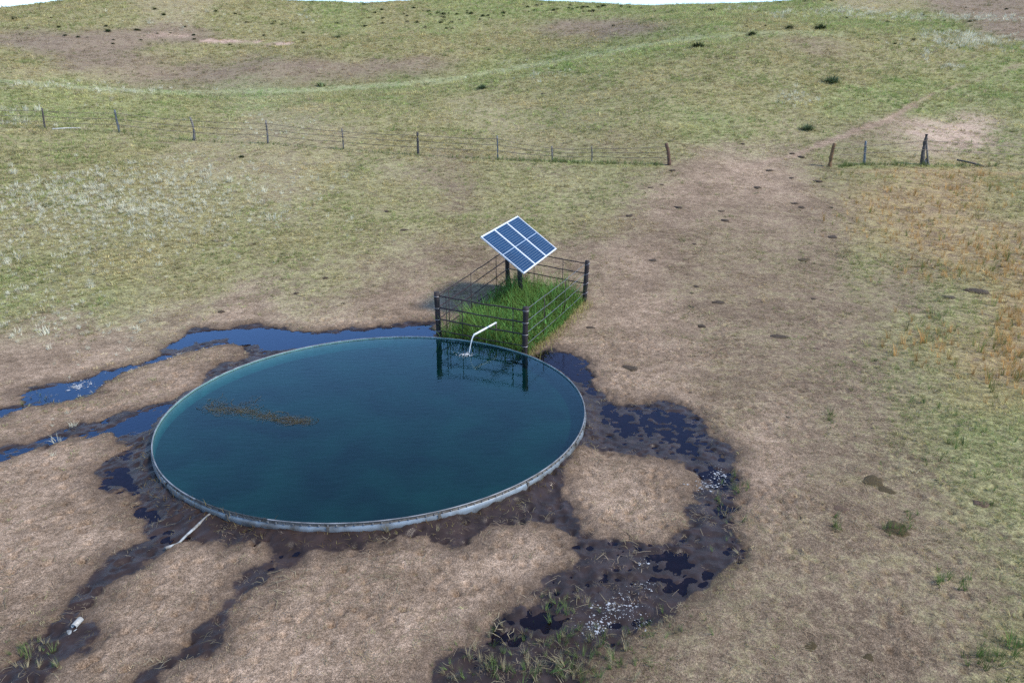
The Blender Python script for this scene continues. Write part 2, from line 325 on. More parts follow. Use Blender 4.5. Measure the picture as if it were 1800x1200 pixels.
def ground_z(x, y):
    x = np.atleast_1d(np.asarray(x, float)); y = np.atleast_1d(np.asarray(y, float)); ZG = Z.reshape(GX.shape)
    i = np.clip(np.searchsorted(gx, x)-1, 0, len(gx)-2); j = np.clip(np.searchsorted(gy, y)-1, 0, len(gy)-2)
    u = (x-gx[i])/(gx[i+1]-gx[i]); v = (y-gy[j])/(gy[j+1]-gy[j])
    return (ZG[j, i]*(1-u)+ZG[j, i+1]*u)*(1-v)+(ZG[j+1, i]*(1-u)+ZG[j+1, i+1]*u)*v
W = cover(X, Y, Z); soil = W@SOIL; plant = W@PLANT; amt = W@AMT
me = bpy.data.meshes.new('ground'); nx, ny = len(gx), len(gy); nv = nx*ny
me.vertices.add(nv); me.vertices.foreach_set('co', np.c_[X, Y, Z].astype(np.float32).ravel())
ii = (np.arange(ny-1)[:, None]*nx+np.arange(nx-1)[None]).ravel(); q = np.stack([ii, ii+1, ii+nx+1, ii+nx], 1); nf = len(q)
me.loops.add(nf*4); me.loops.foreach_set('vertex_index', q.ravel().astype(np.int32)); me.polygons.add(nf)
me.polygons.foreach_set('loop_start', np.arange(0, nf*4, 4, dtype=np.int32)); me.polygons.foreach_set('use_smooth', np.ones(nf, bool))
me.update(calc_edges=True)
def vattr(me, name, typ, arr):
    a = me.attributes.new(name, typ, 'POINT'); arr = np.asarray(arr, np.float32)
    a.data.foreach_set({'FLOAT': 'value', 'FLOAT_COLOR': 'color', 'FLOAT_VECTOR': 'vector'}[typ], (np.c_[arr, np.ones(len(arr))] if typ == 'FLOAT_COLOR' else arr).astype(np.float32).ravel())
vattr(me, 'soil', 'FLOAT_COLOR', soil); vattr(me, 'plant', 'FLOAT_COLOR', plant); vattr(me, 'amount', 'FLOAT', amt); vattr(me, 'wet', 'FLOAT', SD)

def ground_material():
    m = bpy.data.materials.new('ground'); m.use_nodes = True; nt = m.node_tree; N = nt.nodes; L = nt.links; b = N['Principled BSDF']
    def at(n): a = N.new('ShaderNodeAttribute'); a.attribute_name = n; return a
    tc = N.new('ShaderNodeTexCoord')
    def noise(s, d=4, r=.6):
        n = N.new('ShaderNodeTexNoise'); n.inputs['Scale'].default_value = s; n.inputs['Detail'].default_value = d; n.inputs['Roughness'].default_value = r
        L.new(tc.outputs['Object'], n.inputs['Vector']); return n.outputs[0]
    def rng_(x, a, b_, c, d, smooth=False):
        n = N.new('ShaderNodeMapRange'); n.inputs[1].default_value = a; n.inputs[2].default_value = b_; n.inputs[3].default_value = c; n.inputs[4].default_value = d
        if smooth: n.interpolation_type = 'SMOOTHSTEP'
        L.new(x, n.inputs[0]); return n.outputs[0]
    def mth(op, a, b_):
        n = N.new('ShaderNodeMath'); n.operation = op
        for i, v in ((0, a), (1, b_)):
            if hasattr(v, 'links'): L.new(v, n.inputs[i])
            else: n.inputs[i].default_value = v
        return n.outputs[0]
    def mixc(f, a, b_, t='MIX'):
        n = N.new('ShaderNodeMix'); n.data_type = 'RGBA'; n.blend_type = t
        for i, v in ((0, f), (6, a), (7, b_)):
            if hasattr(v, 'links'): L.new(v, n.inputs[i])
            else: n.inputs[i].default_value = v if i == 0 else (*v, 1)
        return n.outputs[2]
    n1, n2, n3, n4 = noise(.55, 5), noise(2.6, 6, .65), noise(19, 6, .72), noise(90, 5, .75)
    nA = noise(6.5, 5, .7); nB = noise(45, 4, .75)
    def grain(c, lst):
        for n_, lo, hi in lst: c = mixc(1., c, mixc(rng_(n_, .40, .60, 0, 1), (lo, lo*.985, lo*.97), (hi, hi, hi*1.01)), 'MULTIPLY')
        return c
    soil = grain(at('soil').outputs['Color'], ((n1, .82, 1.16), (n2, .84, 1.14), (nA, .82, 1.16), (n3, .74, 1.25), (nB, .68, 1.33), (n4, .66, 1.36)))
    plant = grain(at('plant').outputs['Color'], ((n2, .84, 1.15), (nA, .76, 1.22), (n3, .70, 1.30), (nB, .72, 1.30)))
    k = mth('ADD', mth('MULTIPLY', n2, .5), mth('MULTIPLY', n3, .5)); k = mth('ADD', mth('MULTIPLY', k, .75), mth('MULTIPLY', n1, .25))
    thr = rng_(at('amount').outputs['Fac'], 0, 1, .68, .34)
    f = rng_(mth('SUBTRACT', k, thr), -.05, .06, 0, 1)
    col = mixc(f, soil, plant)
    n5 = noise(33, 5, .8); col = mixc(rng_(n5, .57, .68, 0, .75), col, (.075, .055, .040))
    col = mixc(rng_(n5, .41, .30, 0, .45), col, (.50, .41, .31))           # specks of dung and shade-free dark crumbs
    w = mth('ADD', at('wet').outputs['Fac'], mth('MULTIPLY', mth('SUBTRACT', n3, .5), .28))
    w2 = mth('ADD', at('wet').outputs['Fac'], mth('MULTIPLY', mth('SUBTRACT', n2, .5), 1.1)); halo = rng_(w2, -.52, .0, 0, 1, True)
    damp = mth('MAXIMUM', rng_(w, -.07, .0, 0, 1, True), mth('MULTIPLY', halo, .85)); wetf = rng_(w, -.02, .07, 0, 1, True)
    mud = mixc(rng_(n2, .35, .65, 0, 1), (.020, .0125, .010), (.052, .033, .026))
    col = mixc(mth('MULTIPLY', damp, .72), col, (.075, .052, .038)); col = mixc(wetf, col, mud)
    L.new(col, b.inputs['Base Color'])
    gloss = rng_(n2, .38, .62, .42, .14); rg = N.new('ShaderNodeMix'); L.new(wetf, rg.inputs[0]); rg.inputs[2].default_value = .95; L.new(gloss, rg.inputs[3]); L.new(rg.outputs[0], b.inputs['Roughness']); L.new(rng_(wetf, 0, 1, .12, .26), b.inputs['Specular IOR Level'])
    bp = N.new('ShaderNodeBump'); L.new(rng_(wetf, 0, 1, .8, .25), bp.inputs['Strength']); bp.inputs['Distance'].default_value = .06
    L.new(mth('ADD', mth('MULTIPLY', n3, .7), mth('MULTIPLY', n4, .3)), bp.inputs['Height']); L.new(bp.outputs[0], b.inputs['Normal'])
    return m
me.materials.append(ground_material())
ground = bpy.data.objects.new('ground', me); COL.objects.link(ground); tag(ground, 'sandy pasture ground rising into rolling green hills', None, None, 'structure')

# ------------------------------------------------------------------ water
def water_mat(name, tint, rip_scale, rip, volume=None, ior=1.36, stretch=(1, 1), gloss=(1, 1, 1)):
    m = bpy.data.materials.new(name); m.use_nodes = True; nt = m.node_tree; N = nt.nodes; L = nt.links; N.clear()
    out = N.new('ShaderNodeOutputMaterial'); fr = N.new('ShaderNodeFresnel'); fr.inputs[0].default_value = ior
    tr = N.new('ShaderNodeBsdfTransparent'); tr.inputs[0].default_value = (*tint, 1); gl = N.new('ShaderNodeBsdfGlossy'); gl.inputs['Roughness'].default_value = .015; gl.inputs['Color'].default_value = (*gloss, 1)
    mx = N.new('ShaderNodeMixShader'); tc = N.new('ShaderNodeTexCoord'); mp = N.new('ShaderNodeMapping'); mp.inputs['Scale'].default_value = (stretch[0], stretch[1], 1)
    n = N.new('ShaderNodeTexNoise'); n.inputs['Scale'].default_value = rip_scale; n.inputs['Detail'].default_value = 3
    bp = N.new('ShaderNodeBump'); bp.inputs['Strength'].default_value = rip; bp.inputs['Distance'].default_value = .02
    L.new(tc.outputs['Object'], mp.inputs[0]); L.new(mp.outputs[0], n.inputs['Vector']); L.new(n.outputs[0], bp.inputs['Height'])
    L.new(bp.outputs[0], fr.inputs['Normal']); L.new(bp.outputs[0], gl.inputs['Normal'])
    L.new(fr.outputs[0], mx.inputs[0]); L.new(tr.outputs[0], mx.inputs[1]); L.new(gl.outputs[0], mx.inputs[2]); L.new(mx.outputs[0], out.inputs['Surface'])
    if volume:
        va = N.new('ShaderNodeVolumeAbsorption'); va.inputs[0].default_value = (*volume[0], 1); va.inputs[1].default_value = volume[1]; L.new(va.outputs[0], out.inputs['Volume'])
    return m
M_PUD = water_mat('puddle_water', (.75, .75, .78), 9, .10, ior=1.75, gloss=(.50, .66, .92))
M_PUD2 = water_mat('silty_puddle_water', (.55, .48, .50), 9, .12, ior=1.42, gloss=(.50, .50, .66))
M_TANKW = water_mat('tank_water', (1, 1, 1), 5, .13, volume=((.02, .70, .71), 3.3), ior=1.42, gloss=(.68, .92, 1), stretch=(.7, 1.7))
PUDDLES = [
 ([(775,560),(640,565),(520,570),(440,560),(300,575),(255,630),(300,632),(380,612),(440,605),(455,625),(430,660),(480,640),(640,605),(775,602)], 'blue puddle stretching along the far rim behind the tank'),
 ([(255,630),(180,640),(40,668),(10,700),(-130,740),(-130,785),(60,728),(180,705),(300,632)], 'narrow blue stream with white scum at the left edge'),
 ([(335,685),(200,725),(60,765),(-130,810),(-130,850),(60,806),(200,785),(290,785),(285,740)], 'blue water arm running left from the rim of the tank'),
 ([(290,785),(200,785),(150,825),(155,865),(215,905),(240,950),(300,955),(330,925),(278,850),(262,800)], 'purple sheened mud pool left of the tank near the overflow pipe'),
 ([(320,945),(340,900),(420,905),(580,930),(570,965),(500,1010),(460,1000),(440,960)], 'shallow mud pool below the front rim of the tank'),
 ([(930,618),(990,600),(1060,630),(1065,685),(1030,705),(990,660)], 'small puddle mirroring the pen wires beside the right rim'),
 ([(1030,705),(1065,685),(1180,690),(1260,740),(1310,800),(1315,880),(1290,960),(1240,930),(1235,840),(1200,805),(1120,792),(1010,795),(1025,740)], 'wide bluish puddle right of the tank'),
 ([(1000,945),(1110,955),(1230,945),(1320,965),(1260,1050),(1120,1110),(1000,1180),(820,1180),(780,1160),(900,1075),(1000,1000)], 'black marsh pool with reeds at the bottom of the pasture')]
for k, (pts, lab) in enumerate(PUDDLES):
    P = on_plane(*np.array(pts, float).T, z=-.02); dn = []
    for a_, b_ in zip(P, np.roll(P, -1, 0)):
        m_ = max(1, int(np.linalg.norm(b_-a_)/.15)); dn += [a_+(b_-a_)*t_/m_ for t_ in range(m_)]
    P = np.array(dn); d_ = P[:, :2]-TANK_C; r_ = np.hypot(*d_.T); P[:, :2] = np.where((r_ < TANK_R+.03)[:, None], TANK_C+d_*((TANK_R+.03)/r_)[:, None], P[:, :2]); mb = MB(); mb.add([(a, b, 0) for a, b, c in P], [tuple(range(len(P)))[::-1]])
    o = mb.build('puddle', M_PUD if k < 3 else M_PUD2, loc=(0, 0, -.018-.0012*k))
    for p in o.data.polygons:
        if p.normal.z < 0: o.data.flip_normals()
    tag(o, lab, None, 'puddles around the tank', 'structure')

# ------------------------------------------------------------------ stock tank
cx, cy = TANK_C
M_GALV = mat('galvanised_steel', (.24, .245, .25), .55, .3, var=.4, scale=3.5, bump=.08, bscale=9)
M_WALL = mat('painted_tank_wall', (.25, .29, .32), .38, .3, var2=(.09, .085, .075), scale=3, bump=.1, bscale=6)
M_DARKM = mat('tarnished_metal', (.05, .055, .055), .6, .3, var=.4, scale=14)
M_GROOVE = mat('weathered_flange', (.20, .19, .17), .7, .2, var2=(.09, .075, .06), scale=9)
M_FLOOR = mat('tank_floor_algae', (.085, .125, .09), .9, var2=(.018, .034, .028), scale=.8)
def ring(prof, a0, a1, seg):
    mb = MB(); n = len(prof); vs = []; fs = []
    for i in range(seg+1):
        w = a0+(a1-a0)*i/seg; c, s = math.cos(w), math.sin(w)
        vs += [(r*c, r*s, z) for r, z in prof]
    for i in range(seg):
        for k in range(n-1): fs.append((i*n+k, (i+1)*n+k, (i+1)*n+k+1, i*n+k+1))
    mb.add(vs, fs); return mb
tank = empty('stock_tank', (cx, cy, 0)); tag(tank, 'large round galvanised stock tank brim full of blue green water', 'water tank')
NP = 16; R0 = TANK_R
for i in range(NP):
    a0 = 2*math.pi*i/NP; a1 = 2*math.pi*(i+1)/NP; off = .003*(i % 2)
    w = ring([(R0+.004+off, -.12), (R0+.018+off, .0), (R0+.032+off, .05), (R0+.034+off, .12), (R0+.020+off, .165), (R0+.004+off, .185)], a0+.002, a1-.002, 14).build('wall_panel', M_WALL, tank, True)
    ring([(R0+.001+off, .18), (R0-.004, .23)], a0+.001, a1-.001, 14).build('flange', M_GROOVE, tank, True)
    mb = MB(); mb.box((0, 0, 0), (.006, 0, 0), (0, .022, 0), (0, 0, .12)); s = mb.build('seam_strip', M_GROOVE, tank)
    s.location = ((R0+.034)*math.cos(a0), (R0+.034)*math.sin(a0), .08); s.rotation_euler = (0, 0, a0)
    dark = i in (10,)
    prof = [(R0+.012*math.cos(t), RIM_Z-.006+.009*math.sin(t)) for t in np.linspace(-2.4, 4.0, 9)]
    ring(prof, a0, a1, 18).build('rim', M_GALV, tank, True)
rr_ = MB()
prof = [(R0+.014*math.cos(t), RIM_Z-.005+.011*math.sin(t)) for t in np.linspace(-2.4, 4.0, 9)]
c_l = np.arctan2(*(on_plane(345, 876, RIM_Z)[:2]-TANK_C)[::-1]); c_r = np.arctan2(*(on_plane(470, 912, RIM_Z)[:2]-TANK_C)[::-1])
o = ring(prof, c_l, c_r, 24).build('tarnished_rim', M_DARKM, tank, True); o['label'] = 'blackened stretch of rim beside the overflow pipe'
bolts = MB()
for i in range(200):
    w = 2*math.pi*i/200; c = Vector((math.cos(w), math.sin(w), 0)); t = Vector((-c.y, c.x, 0))
    bolts.box(c*(R0+.008)+Vector((0, 0, .205)), c*.012, t*.011, Vector((0, 0, .011)))
b = bolts.build('bolts', M_GALV, tank); b['kind'] = 'stuff'
ring([(R0-.006, .235), (R0-.006, -.6)], 0, 2*math.pi, 128).build('inner_wall', mat('inner_wall', (.22, .42, .42), .8, 0, var=.15, scale=4), tank, True)
ring([(0.01, -.12), (R0*.5, -.12), (R0-.5, -.10), (R0-.01, -.06)], 0, 2*math.pi, 96).build('tank_floor', M_FLOOR, tank, True)
wm = ring([(0.0005, 0), (R0*.5, 0), (R0-.008, 0)], 0, 2*math.pi, 128).build('tank_water', M_TANKW, loc=(cx, cy, .218))
if wm.data.polygons[5].normal.z < 0: wm.data.flip_normals()
tag(wm, 'dark blue green water filling the round tank', None, None, 'structure')

# ------------------------------------------------------------------ pen around the well
FL = np.array([-2.11, 18.66]); FR = np.array([.345, 17.50]); RR = on_plane(1027, 531, .19)[:2]; RL = on_plane(893, 509, .25)[:2]
M_POST = mat('creosoted_post', (.022, .015, .016), .75, var=.5, scale=6, bump=.3, bscale=25)
M_ROD = mat('dark_steel_rod', (.045, .030, .032), .6, .4, var=.3, scale=20)
M_WIRE = mat('smooth_wire', (.22, .23, .24), .5, .6)
M_TIE = mat('wire_tie', (.36, .36, .38), .5, .5)
pen = empty('pipe_pen', (FR[0], FR[1], 0)); tag(pen, 'small rod and post pen around the well beside the tank', 'pen')
org = Vector((FR[0], FR[1], 0))
tops = {}
def V(p, z): return Vector((p[0], p[1], z))-org
zg = {n: float(ground_z(*p)[0]) for n, p in dict(FL=FL, FR=FR, RR=RR, RL=RL).items()}
HT = dict(FL=1.45, FR=1.40, RR=1.40, RL=1.50)
for n, p in dict(FL=FL, FR=FR, RR=RR, RL=RL).items():
    mb = MB(); z0 = zg[n]; H = HT[n]; lean = {'RR': (.06, .0), 'FR': (.03, 0), 'FL': (-.03, 0), 'RL': (-.05, 0)}[n]
    pts = [V(p, z0-.2)+Vector((lean[0]*(t-.12), lean[1]*t, (H+.2)*t)) for t in np.linspace(0, 1, 9)]
    mb.tube(pts, [.078+.005*random.uniform(-1, 1) for _ in pts], 14)
    o = mb.build('corner_post', M_POST, pen, True)
    for h in (.93, .69, .45, .21):
        z = z0+(H-.02)*h if n != 'FR' else z0+H*h
        tb = MB(); cpt = V(p, z)+Vector((lean[0]*h, 0, 0))
        tl = .05 if n in ('RR',) else .0
        tb.tube([cpt+Vector((math.cos(w)*.085, math.sin(w)*.085, tl*math.cos(w))) for w in np.linspace(0, 2*math.pi, 17)], .006, 5, False)
        tb.build('wire_tie', M_TIE, o)
def rails(n1, n2, p1, p2, name, m, rad, sag=0., stays=(), over=.1):
    d = (p2-p1)/np.linalg.norm(p2-p1); side = np.array([-d[1], d[0]])*.1
    for h in (.93, .69, .45, .21):
        z1 = zg[n1]+HT[n1]*h; z2 = zg[n2]+HT[n2]*h; pts = []
        for t in np.linspace(-over/np.linalg.norm(p2-p1), 1+.02, 13):
            p = p1+(p2-p1)*t; pts.append(V(p, z1+(z2-z1)*t-sag*4*t*(1-t)*random.uniform(.4, 1)+random.uniform(-.006, .006)))
        mb = MB(); mb.tube(pts, rad, 7); mb.build(name, m, pen, True)
    for t in stays:
        p = p1+(p2-p1)*t; g = float(ground_z(*p)[0]); zt = (zg[n1]+HT[n1]*.93)*(1-t)+(zg[n2]+HT[n2]*.93)*t
        mb = MB(); mb.tube([V(p, g-.02), V(p, zt+.03)], .012, 6); mb.build('stay', M_ROD, pen, True)
rails('FL', 'FR', FL, FR, 'rail', M_ROD, .020, .02, (.10, .29, .87), .1)
rails('FL', 'RL', FL, RL, 'rail', M_ROD, .016, .02, (.13, .42, .80), .05)
rails('RL', 'RR', RL, RR, 'rail', M_ROD, .018, .015, (.35, .72), .05)
rails('FR', 'RR', FR, RR, 'wire', M_WIRE, .0075, .04, (.28, .62), .05)

# ------------------------------------------------------------------ solar array
pc = Vector((.277, 22.0, 2.24)); A = Vector((.397, .915, .0706)).normalized(); B = Vector((.758, -.2835, -.5875)); B = (B-A*B.dot(A)).normalized(); Nn = B.cross(A)
if Nn.z < 0: Nn = -Nn
PWD, PLN = 2.92, 1.77
M_FRAME = mat('white_aluminium', (.80, .81, .82), .35, .2)
M_BACK = mat('white_backsheet', (.24, .31, .40), .4)
M_CELL = mat('solar_cell', (.009, .034, .085), .4, .0, .15, var2=(.012, .048, .115), scale=1.2)
M_POLE = mat('dark_steel_pole', (.03, .032, .035), .5, .5, var=.3, scale=10)
gz = float(ground_z(.31, 22.05)[0]); sol = empty('solar_array', (.31, 22.05, gz)); tag(sol, 'blue three module solar panel with white frames on a pole in the pen', 'solar panel'); so = Vector(sol.location)
po = MB(); po.tube([Vector((.30, 22.03, gz-.2))-so, pc-Nn*.10-so], .085, 14); po.build('pole', M_POLE, sol, True)
rk = MB()
for s in (-.45, .45): rk.box(pc-Nn*.055+B*(PLN*s*.62)-so, A*(PWD/2-.1), B*.03, Nn*.025)
rk.box(pc-Nn*.10-so, A*.05, B*(PLN*.42), Nn*.03); rk.build('rack', M_POLE, sol)
MW = PWD/3
for i in range(3):
    c = pc+A*((i-1)*MW); mod = empty('module'); mod.parent = sol; mod.location = c-so
    hw, hl = MW/2-.004, PLN/2; fr = MB()
    for s in (-1, 1):
        fr.box(A*(s*(hw-.014)), A*.014, B*hl, Nn*.02); fr.box(B*(s*(hl-.018)), A*(hw-.028), B*.018, Nn*.0195)
    fr.build('frame', M_FRAME, mod)
    mb = MB(); mb.box((0, 0, 0), A*(hw-.03), B*(hl-.03), Nn*.008); mb.build('backsheet', M_BACK, mod)
    ce = MB(); iw = hw-.046; il = hl-.052; cw = 2*iw/6; g = .0022
    for half in (-1, 1):
        ch = (il-.014)/10
        for a in range(6):
            for b_ in range(10):
                q = A*(-iw+cw*(a+.5))+B*(half*(.014+ch*(b_+.5)))+Nn*.0115; ax = A*(cw/2-g); bx = B*(ch/2-g*1.4)
                ce.add([q-ax-bx, q+ax-bx, q+ax+bx, q-ax+bx], [(0, 1, 2, 3) if A.cross(B).dot(Nn) > 0 else (3, 2, 1, 0)])
    o = ce.build('cells', M_CELL, mod); o['kind'] = 'stuff'

# ------------------------------------------------------------------ inlet pipe, falling water, overflow pipe
M_PVC = mat('white_pvc', (.82, .84, .84), .35, var=.05)
M_OLDPVC = mat('weathered_pvc', (.34, .37, .38), .6, var2=(.16, .145, .12), scale=12)
e1 = at_depth(833, 588.5, 17.35); e0 = at_depth(872, 567, 18.3); e00 = Vector(e0)-Vector((0, 0, .02))
pp = MB(); pp.tube([Vector(e0), Vector(e1)], .027, 12, True); o = pp.build('inlet_pipe', M_PVC, None, True)
rs = MB(); rs.tube([Vector((e0[0], e0[1], -.1)), Vector(e0)-Vector((0, 0, .02))], .025, 8); rs.build('riser', M_ROD, o, True)
tag(o, 'white inlet pipe poking from the pen grass over the tank', 'pipe')
w0 = Vector(e1); wz = .218; dirp = (Vector(e1)-Vector(e0)); dirp.z = 0; dirp.normalize()
jet = []
for t in np.linspace(0, 1, 10):
    p = w0+dirp*(.26*t); p.z = w0.z-.01-(w0.z-.01-wz+.03)*(t**1.7); jet.append(p)
M_JET = bpy.data.materials.new('falling_water'); M_JET.use_nodes = True; b = M_JET.node_tree.nodes['Principled BSDF']
b.inputs['Base Color'].default_value = (.85, .92, .95, 1); b.inputs['Roughness'].default_value = .12; b.inputs['Alpha'].default_value = .45
pp = MB(); pp.tube(jet, [.019-.001*k+.004*math.sin(k*2.1) for k in range(10)], 9); o = pp.build('water_jet', M_JET, None, True); tag(o, 'thin stream of water falling from the white inlet pipe', 'water stream')
M_FOAM = mat('white_scum', (.52, .53, .54), .6, var2=(.22, .22, .22), scale=22, bump=.3, bscale=40)
def lumps(pts, name, label, m, flat=.35, kind='stuff'):
    mb = MB()
    for (x, y, z, r) in pts:
        n = 9; ph = random.uniform(0, 6); rad = [r*random.uniform(.55, 1.25) for _ in range(n)]; st = random.uniform(.25, .9); ra = random.uniform(0, 3.1)
        def P(k, s, zz):
            a = 2*math.pi*k/n+ph; u, v = rad[k]*s*math.cos(a), rad[k]*s*st*math.sin(a)
            return (x+u*math.cos(ra)-v*math.sin(ra), y+u*math.sin(ra)+v*math.cos(ra), zz)
        vs = [P(k, 1, z-.002) for k in range(n)]+[P(k, .7, z+r*flat*.6) for k in range(n)]+[(x, y, z+r*flat)]
        fs = [(k, (k+1) % n, n+(k+1) % n, n+k) for k in range(n)]+[(n+k, n+(k+1) % n, 2*n) for k in range(n)]
        mb.add(vs, fs)
    o = mb.build(name, m, None, True); return tag(o, label, None, None, kind)
jl = jet[-1]
lumps([(jl.x+random.gauss(-.10, .11), jl.y+random.gauss(-.02, .08), .219, random.uniform(.006, .022)) for _ in range(80)]+[(jl.x-.06, jl.y, .2185, .07), (jl.x-.16, jl.y-.02, .2185, .05)], 'splash_foam', 'white splash where the inlet water meets the tank', M_FOAM, .5)
def on_wet(px, py, rx, ry, n, r0, r1, z=-.012):
    out = []
    for _ in range(n):
        p = on_plane(px+random.gauss(0, rx), py+random.gauss(0, ry)); out.append((p[0], p[1], max(z, float(ground_z(p[0], p[1])[0])+.002), random.uniform(r0, r1)*.65))
        for _k in range(2):
            u = (p[0]+random.gauss(0, .07), p[1]+random.gauss(0, .07)); out.append((u[0], u[1], max(z, float(ground_z(*u)[0])+.001), random.uniform(.004, .014)))
    return out
lumps(on_wet(135, 679, 11, 3, 34, .02, .075)+on_wet(160, 671, 12, 2.5, 14, .02, .06)+on_wet(115, 668, 5, 1, 3, .02, .03), 'scum', 'white scum floating on the blue stream at the left', M_FOAM, .03)
lumps(on_wet(1245, 853, 14, 6, 36, .012, .05)+on_wet(1265, 832, 14, 4, 26, .012, .045), 'scum', 'white crust at the edge of the right puddle', M_FOAM, .03)
lumps(on_wet(1050, 1098, 12, 10, 40, .010, .042)+on_wet(1085, 1062, 18, 10, 36, .008, .035)+on_wet(1065, 1070, 10, 5, 12, .02, .05)+on_wet(1110, 1085, 22, 12, 26, .006, .02)+on_wet(1130, 1030, 16, 6, 12, .01, .03)+on_wet(1128, 990, 6, 3, 5, .02, .045), 'scum', 'white crust flecks on the black marsh mud', M_FOAM, .03)
p0 = on_plane(381, 899, .05); p1 = on_plane(322, 942, -.0); p2 = on_plane(292, 968, .0)
pp = MB(); a = Vector(p0); b = Vector(p2); a.z = .10; b.z = .04; mid = a.lerp(b, .62); mid.z = .018
pp.tube([a, a.lerp(mid, .5), mid, a.lerp(b, .78)+Vector((0, 0, -.075)), b+Vector((0, 0, .012))], [.034, .030, .020, .02, .026], 12); o = pp.build('overflow_pipe', M_OLDPVC, None, True)
tag(o, 'pale half buried overflow pipe leading from the tank rim through mud', 'pipe')
a = Vector(on_plane(127, 1102, .03)); b = Vector(on_plane(142, 1087, .03)); a.z = .018; b.z = .03
def hollow(a, b, r, t, name, m):
    d = (b-a).normalized(); s = d.cross(Vector((0, 0, 1))).normalized(); u = s.cross(d); mb = MB(); vs = []; fs = []; n = 16
    for (p, rad) in ((a, r), (b, r), (b, r-t), (a, r-t)):
        vs += [p+(s*math.cos(2*math.pi*k/n)+u*math.sin(2*math.pi*k/n))*rad for k in range(n)]
    for j in range(4):
        for k in range(n): fs.append((j*n+k, j*n+(k+1) % n, ((j+1) % 4)*n+(k+1) % n, ((j+1) % 4)*n+k))
    mb.add(vs, fs); return mb.build(name, m, None, True)
tag(hollow(a.lerp(b, .15), b, .040, .005, 'pipe_end', mat('muddy_pvc', (.70, .74, .74), .5, var2=(.38, .36, .32), scale=9)), 'short white pipe end lying in the muddy trickle', 'pipe')
c = on_plane(122, 1111); lumps([(c[0], c[1], float(ground_z(c[0], c[1])[0])+.01, .06), (c[0]+.06, c[1]+.03, float(ground_z(c[0]+.06, c[1]+.03)[0])+.01, .035)], 'broken_pipe_shard', 'flat white shard beside the short pipe end', M_OLDPVC, .15, 'thing')['category'] = 'shard'

# ------------------------------------------------------------------ wire fences
M_OLDWOOD = mat('weathered_grey_wood', (.21, .195, .185), .85, var2=(.11, .10, .095), scale=14, bump=.5, bscale=22)
M_DKWOOD = mat('dark_wood', (.075, .065, .06), .85, var=.4, scale=12, bump=.4, bscale=22)
M_STEEL = mat('blue_grey_steel_post', (.12, .135, .15), .6, .3, var=.3, scale=10)
M_REDWOOD = mat('reddish_cedar_post', (.16, .085, .055), .85, var2=(.08, .045, .03), scale=8, bump=.5, bscale=20)
M_TANWOOD = mat('bark_brown_post', (.22, .125, .06), .9, var2=(.10, .06, .03), scale=9, bump=.6, bscale=20)
M_FW = mat('rusty_barbed_wire', (.16, .13, .11), .7, .4)
def fence(name, label, posts, heights, ends):
    root = None; attach = []
    for (bx, by, tx, ty, rad, m, bend, lab) in posts:
        P = hit(bx, by)[0]; T = at_depth(tx, ty, P[1]); base = Vector(P); top = Vector(T)
        if root is None: root = empty(name, base); tag(root, label, 'fence'); r0 = base.copy()
        mb = MB(); pts = []; n = 8; s = Vector((1, 0, 0))
        for k in range(n):
            t = k/(n-1); q = base.lerp(top, t)+s*bend*math.sin(math.pi*t)+Vector((random.uniform(-1, 1), random.uniform(-1, 1), 0))*rad*.14; pts.append(q-r0)
        pts[0] = pts[0]-Vector((0, 0, .25))
        mb.tube(pts, [rad*(1.1-.22*k/(n-1))*random.uniform(.92, 1.08) for k in range(n)], 9); o = mb.build('post', m, root, True)
        if lab: o['label'] = lab
        attach.append([base.lerp(top, h)-r0+Vector((0, -rad*.9, 0)) for h in heights])
    for e in ends:
        P = Vector(hit(*e)[0]); attach = ([[P+Vector((0, 0, 1.25*h))-r0 for h in heights]]+attach) if e[0] < 500 else attach+[[P+Vector((0, 0, 1.25*h))-r0 for h in heights]]
    for i in range(len(heights)):
        mb = MB(); pts = []
        for a, b in zip(attach[:-1], attach[1:]):
            for t in (0, .33, .66): p = a[i].lerp(b[i], t); p.z -= .05*4*t*(1-t); pts.append(p)
        pts.append(attach[-1][i]); mb.tube(pts, .014, 4, False); mb.build('barbed_wire', M_FW, root)
    return root
fence('wire_fence', 'weathered barbed wire fence crossing the pasture left of the gateway', [
 (79, 226, 74, 190, .055, M_DKWOOD, 0, None), (210, 233, 201, 193, .065, M_STEEL, 0, None), (341, 247, 334, 206, .075, M_OLDWOOD, .10, 'crooked pale grey fence post'),
 (471, 252, 467, 211, .06, M_OLDWOOD, .02, None), (604, 262, 601, 226, .05, M_OLDWOOD, .0, None), (735, 272, 734, 232, .08, M_DKWOOD, .0, 'stout dark fence post'),
 (875, 279, 874, 238, .045, M_STEEL, 0, None), (971, 283, 970, 257, .05, M_OLDWOOD, 0, None), (1040, 284, 1040, 257, .035, M_OLDWOOD, .02, None),
 (1176, 290, 1171, 252, .10, M_REDWOOD, .06, 'thick reddish gate post')], (.85, .6, .35), [(-90, 222)])
wf2 = fence('wire_fence', 'short wire fence run right of the gateway', [
 (1458, 293, 1467, 252, .10, M_TANWOOD, -.02, 'gnarled brown gate post'), (1519, 289, 1522, 248, .07, M_STEEL, .0, None), (1620, 290, 1629, 236, .10, M_DKWOOD, -.03, 'tall leaning brace post')], (.8, .5), [(1900, 294)])
P = Vector(hit(1629, 290)[0]); r0 = Vector(wf2.location)
mb = MB(); mb.tube([P+Vector((.05, -.1, -.1))-r0, Vector(at_depth(1628, 243, P.y))-r0], [.06, .045], 8); mb.build('brace', M_OLDWOOD, wf2, True)
P = Vector(hit(1624, 289)[0]); mb = MB()
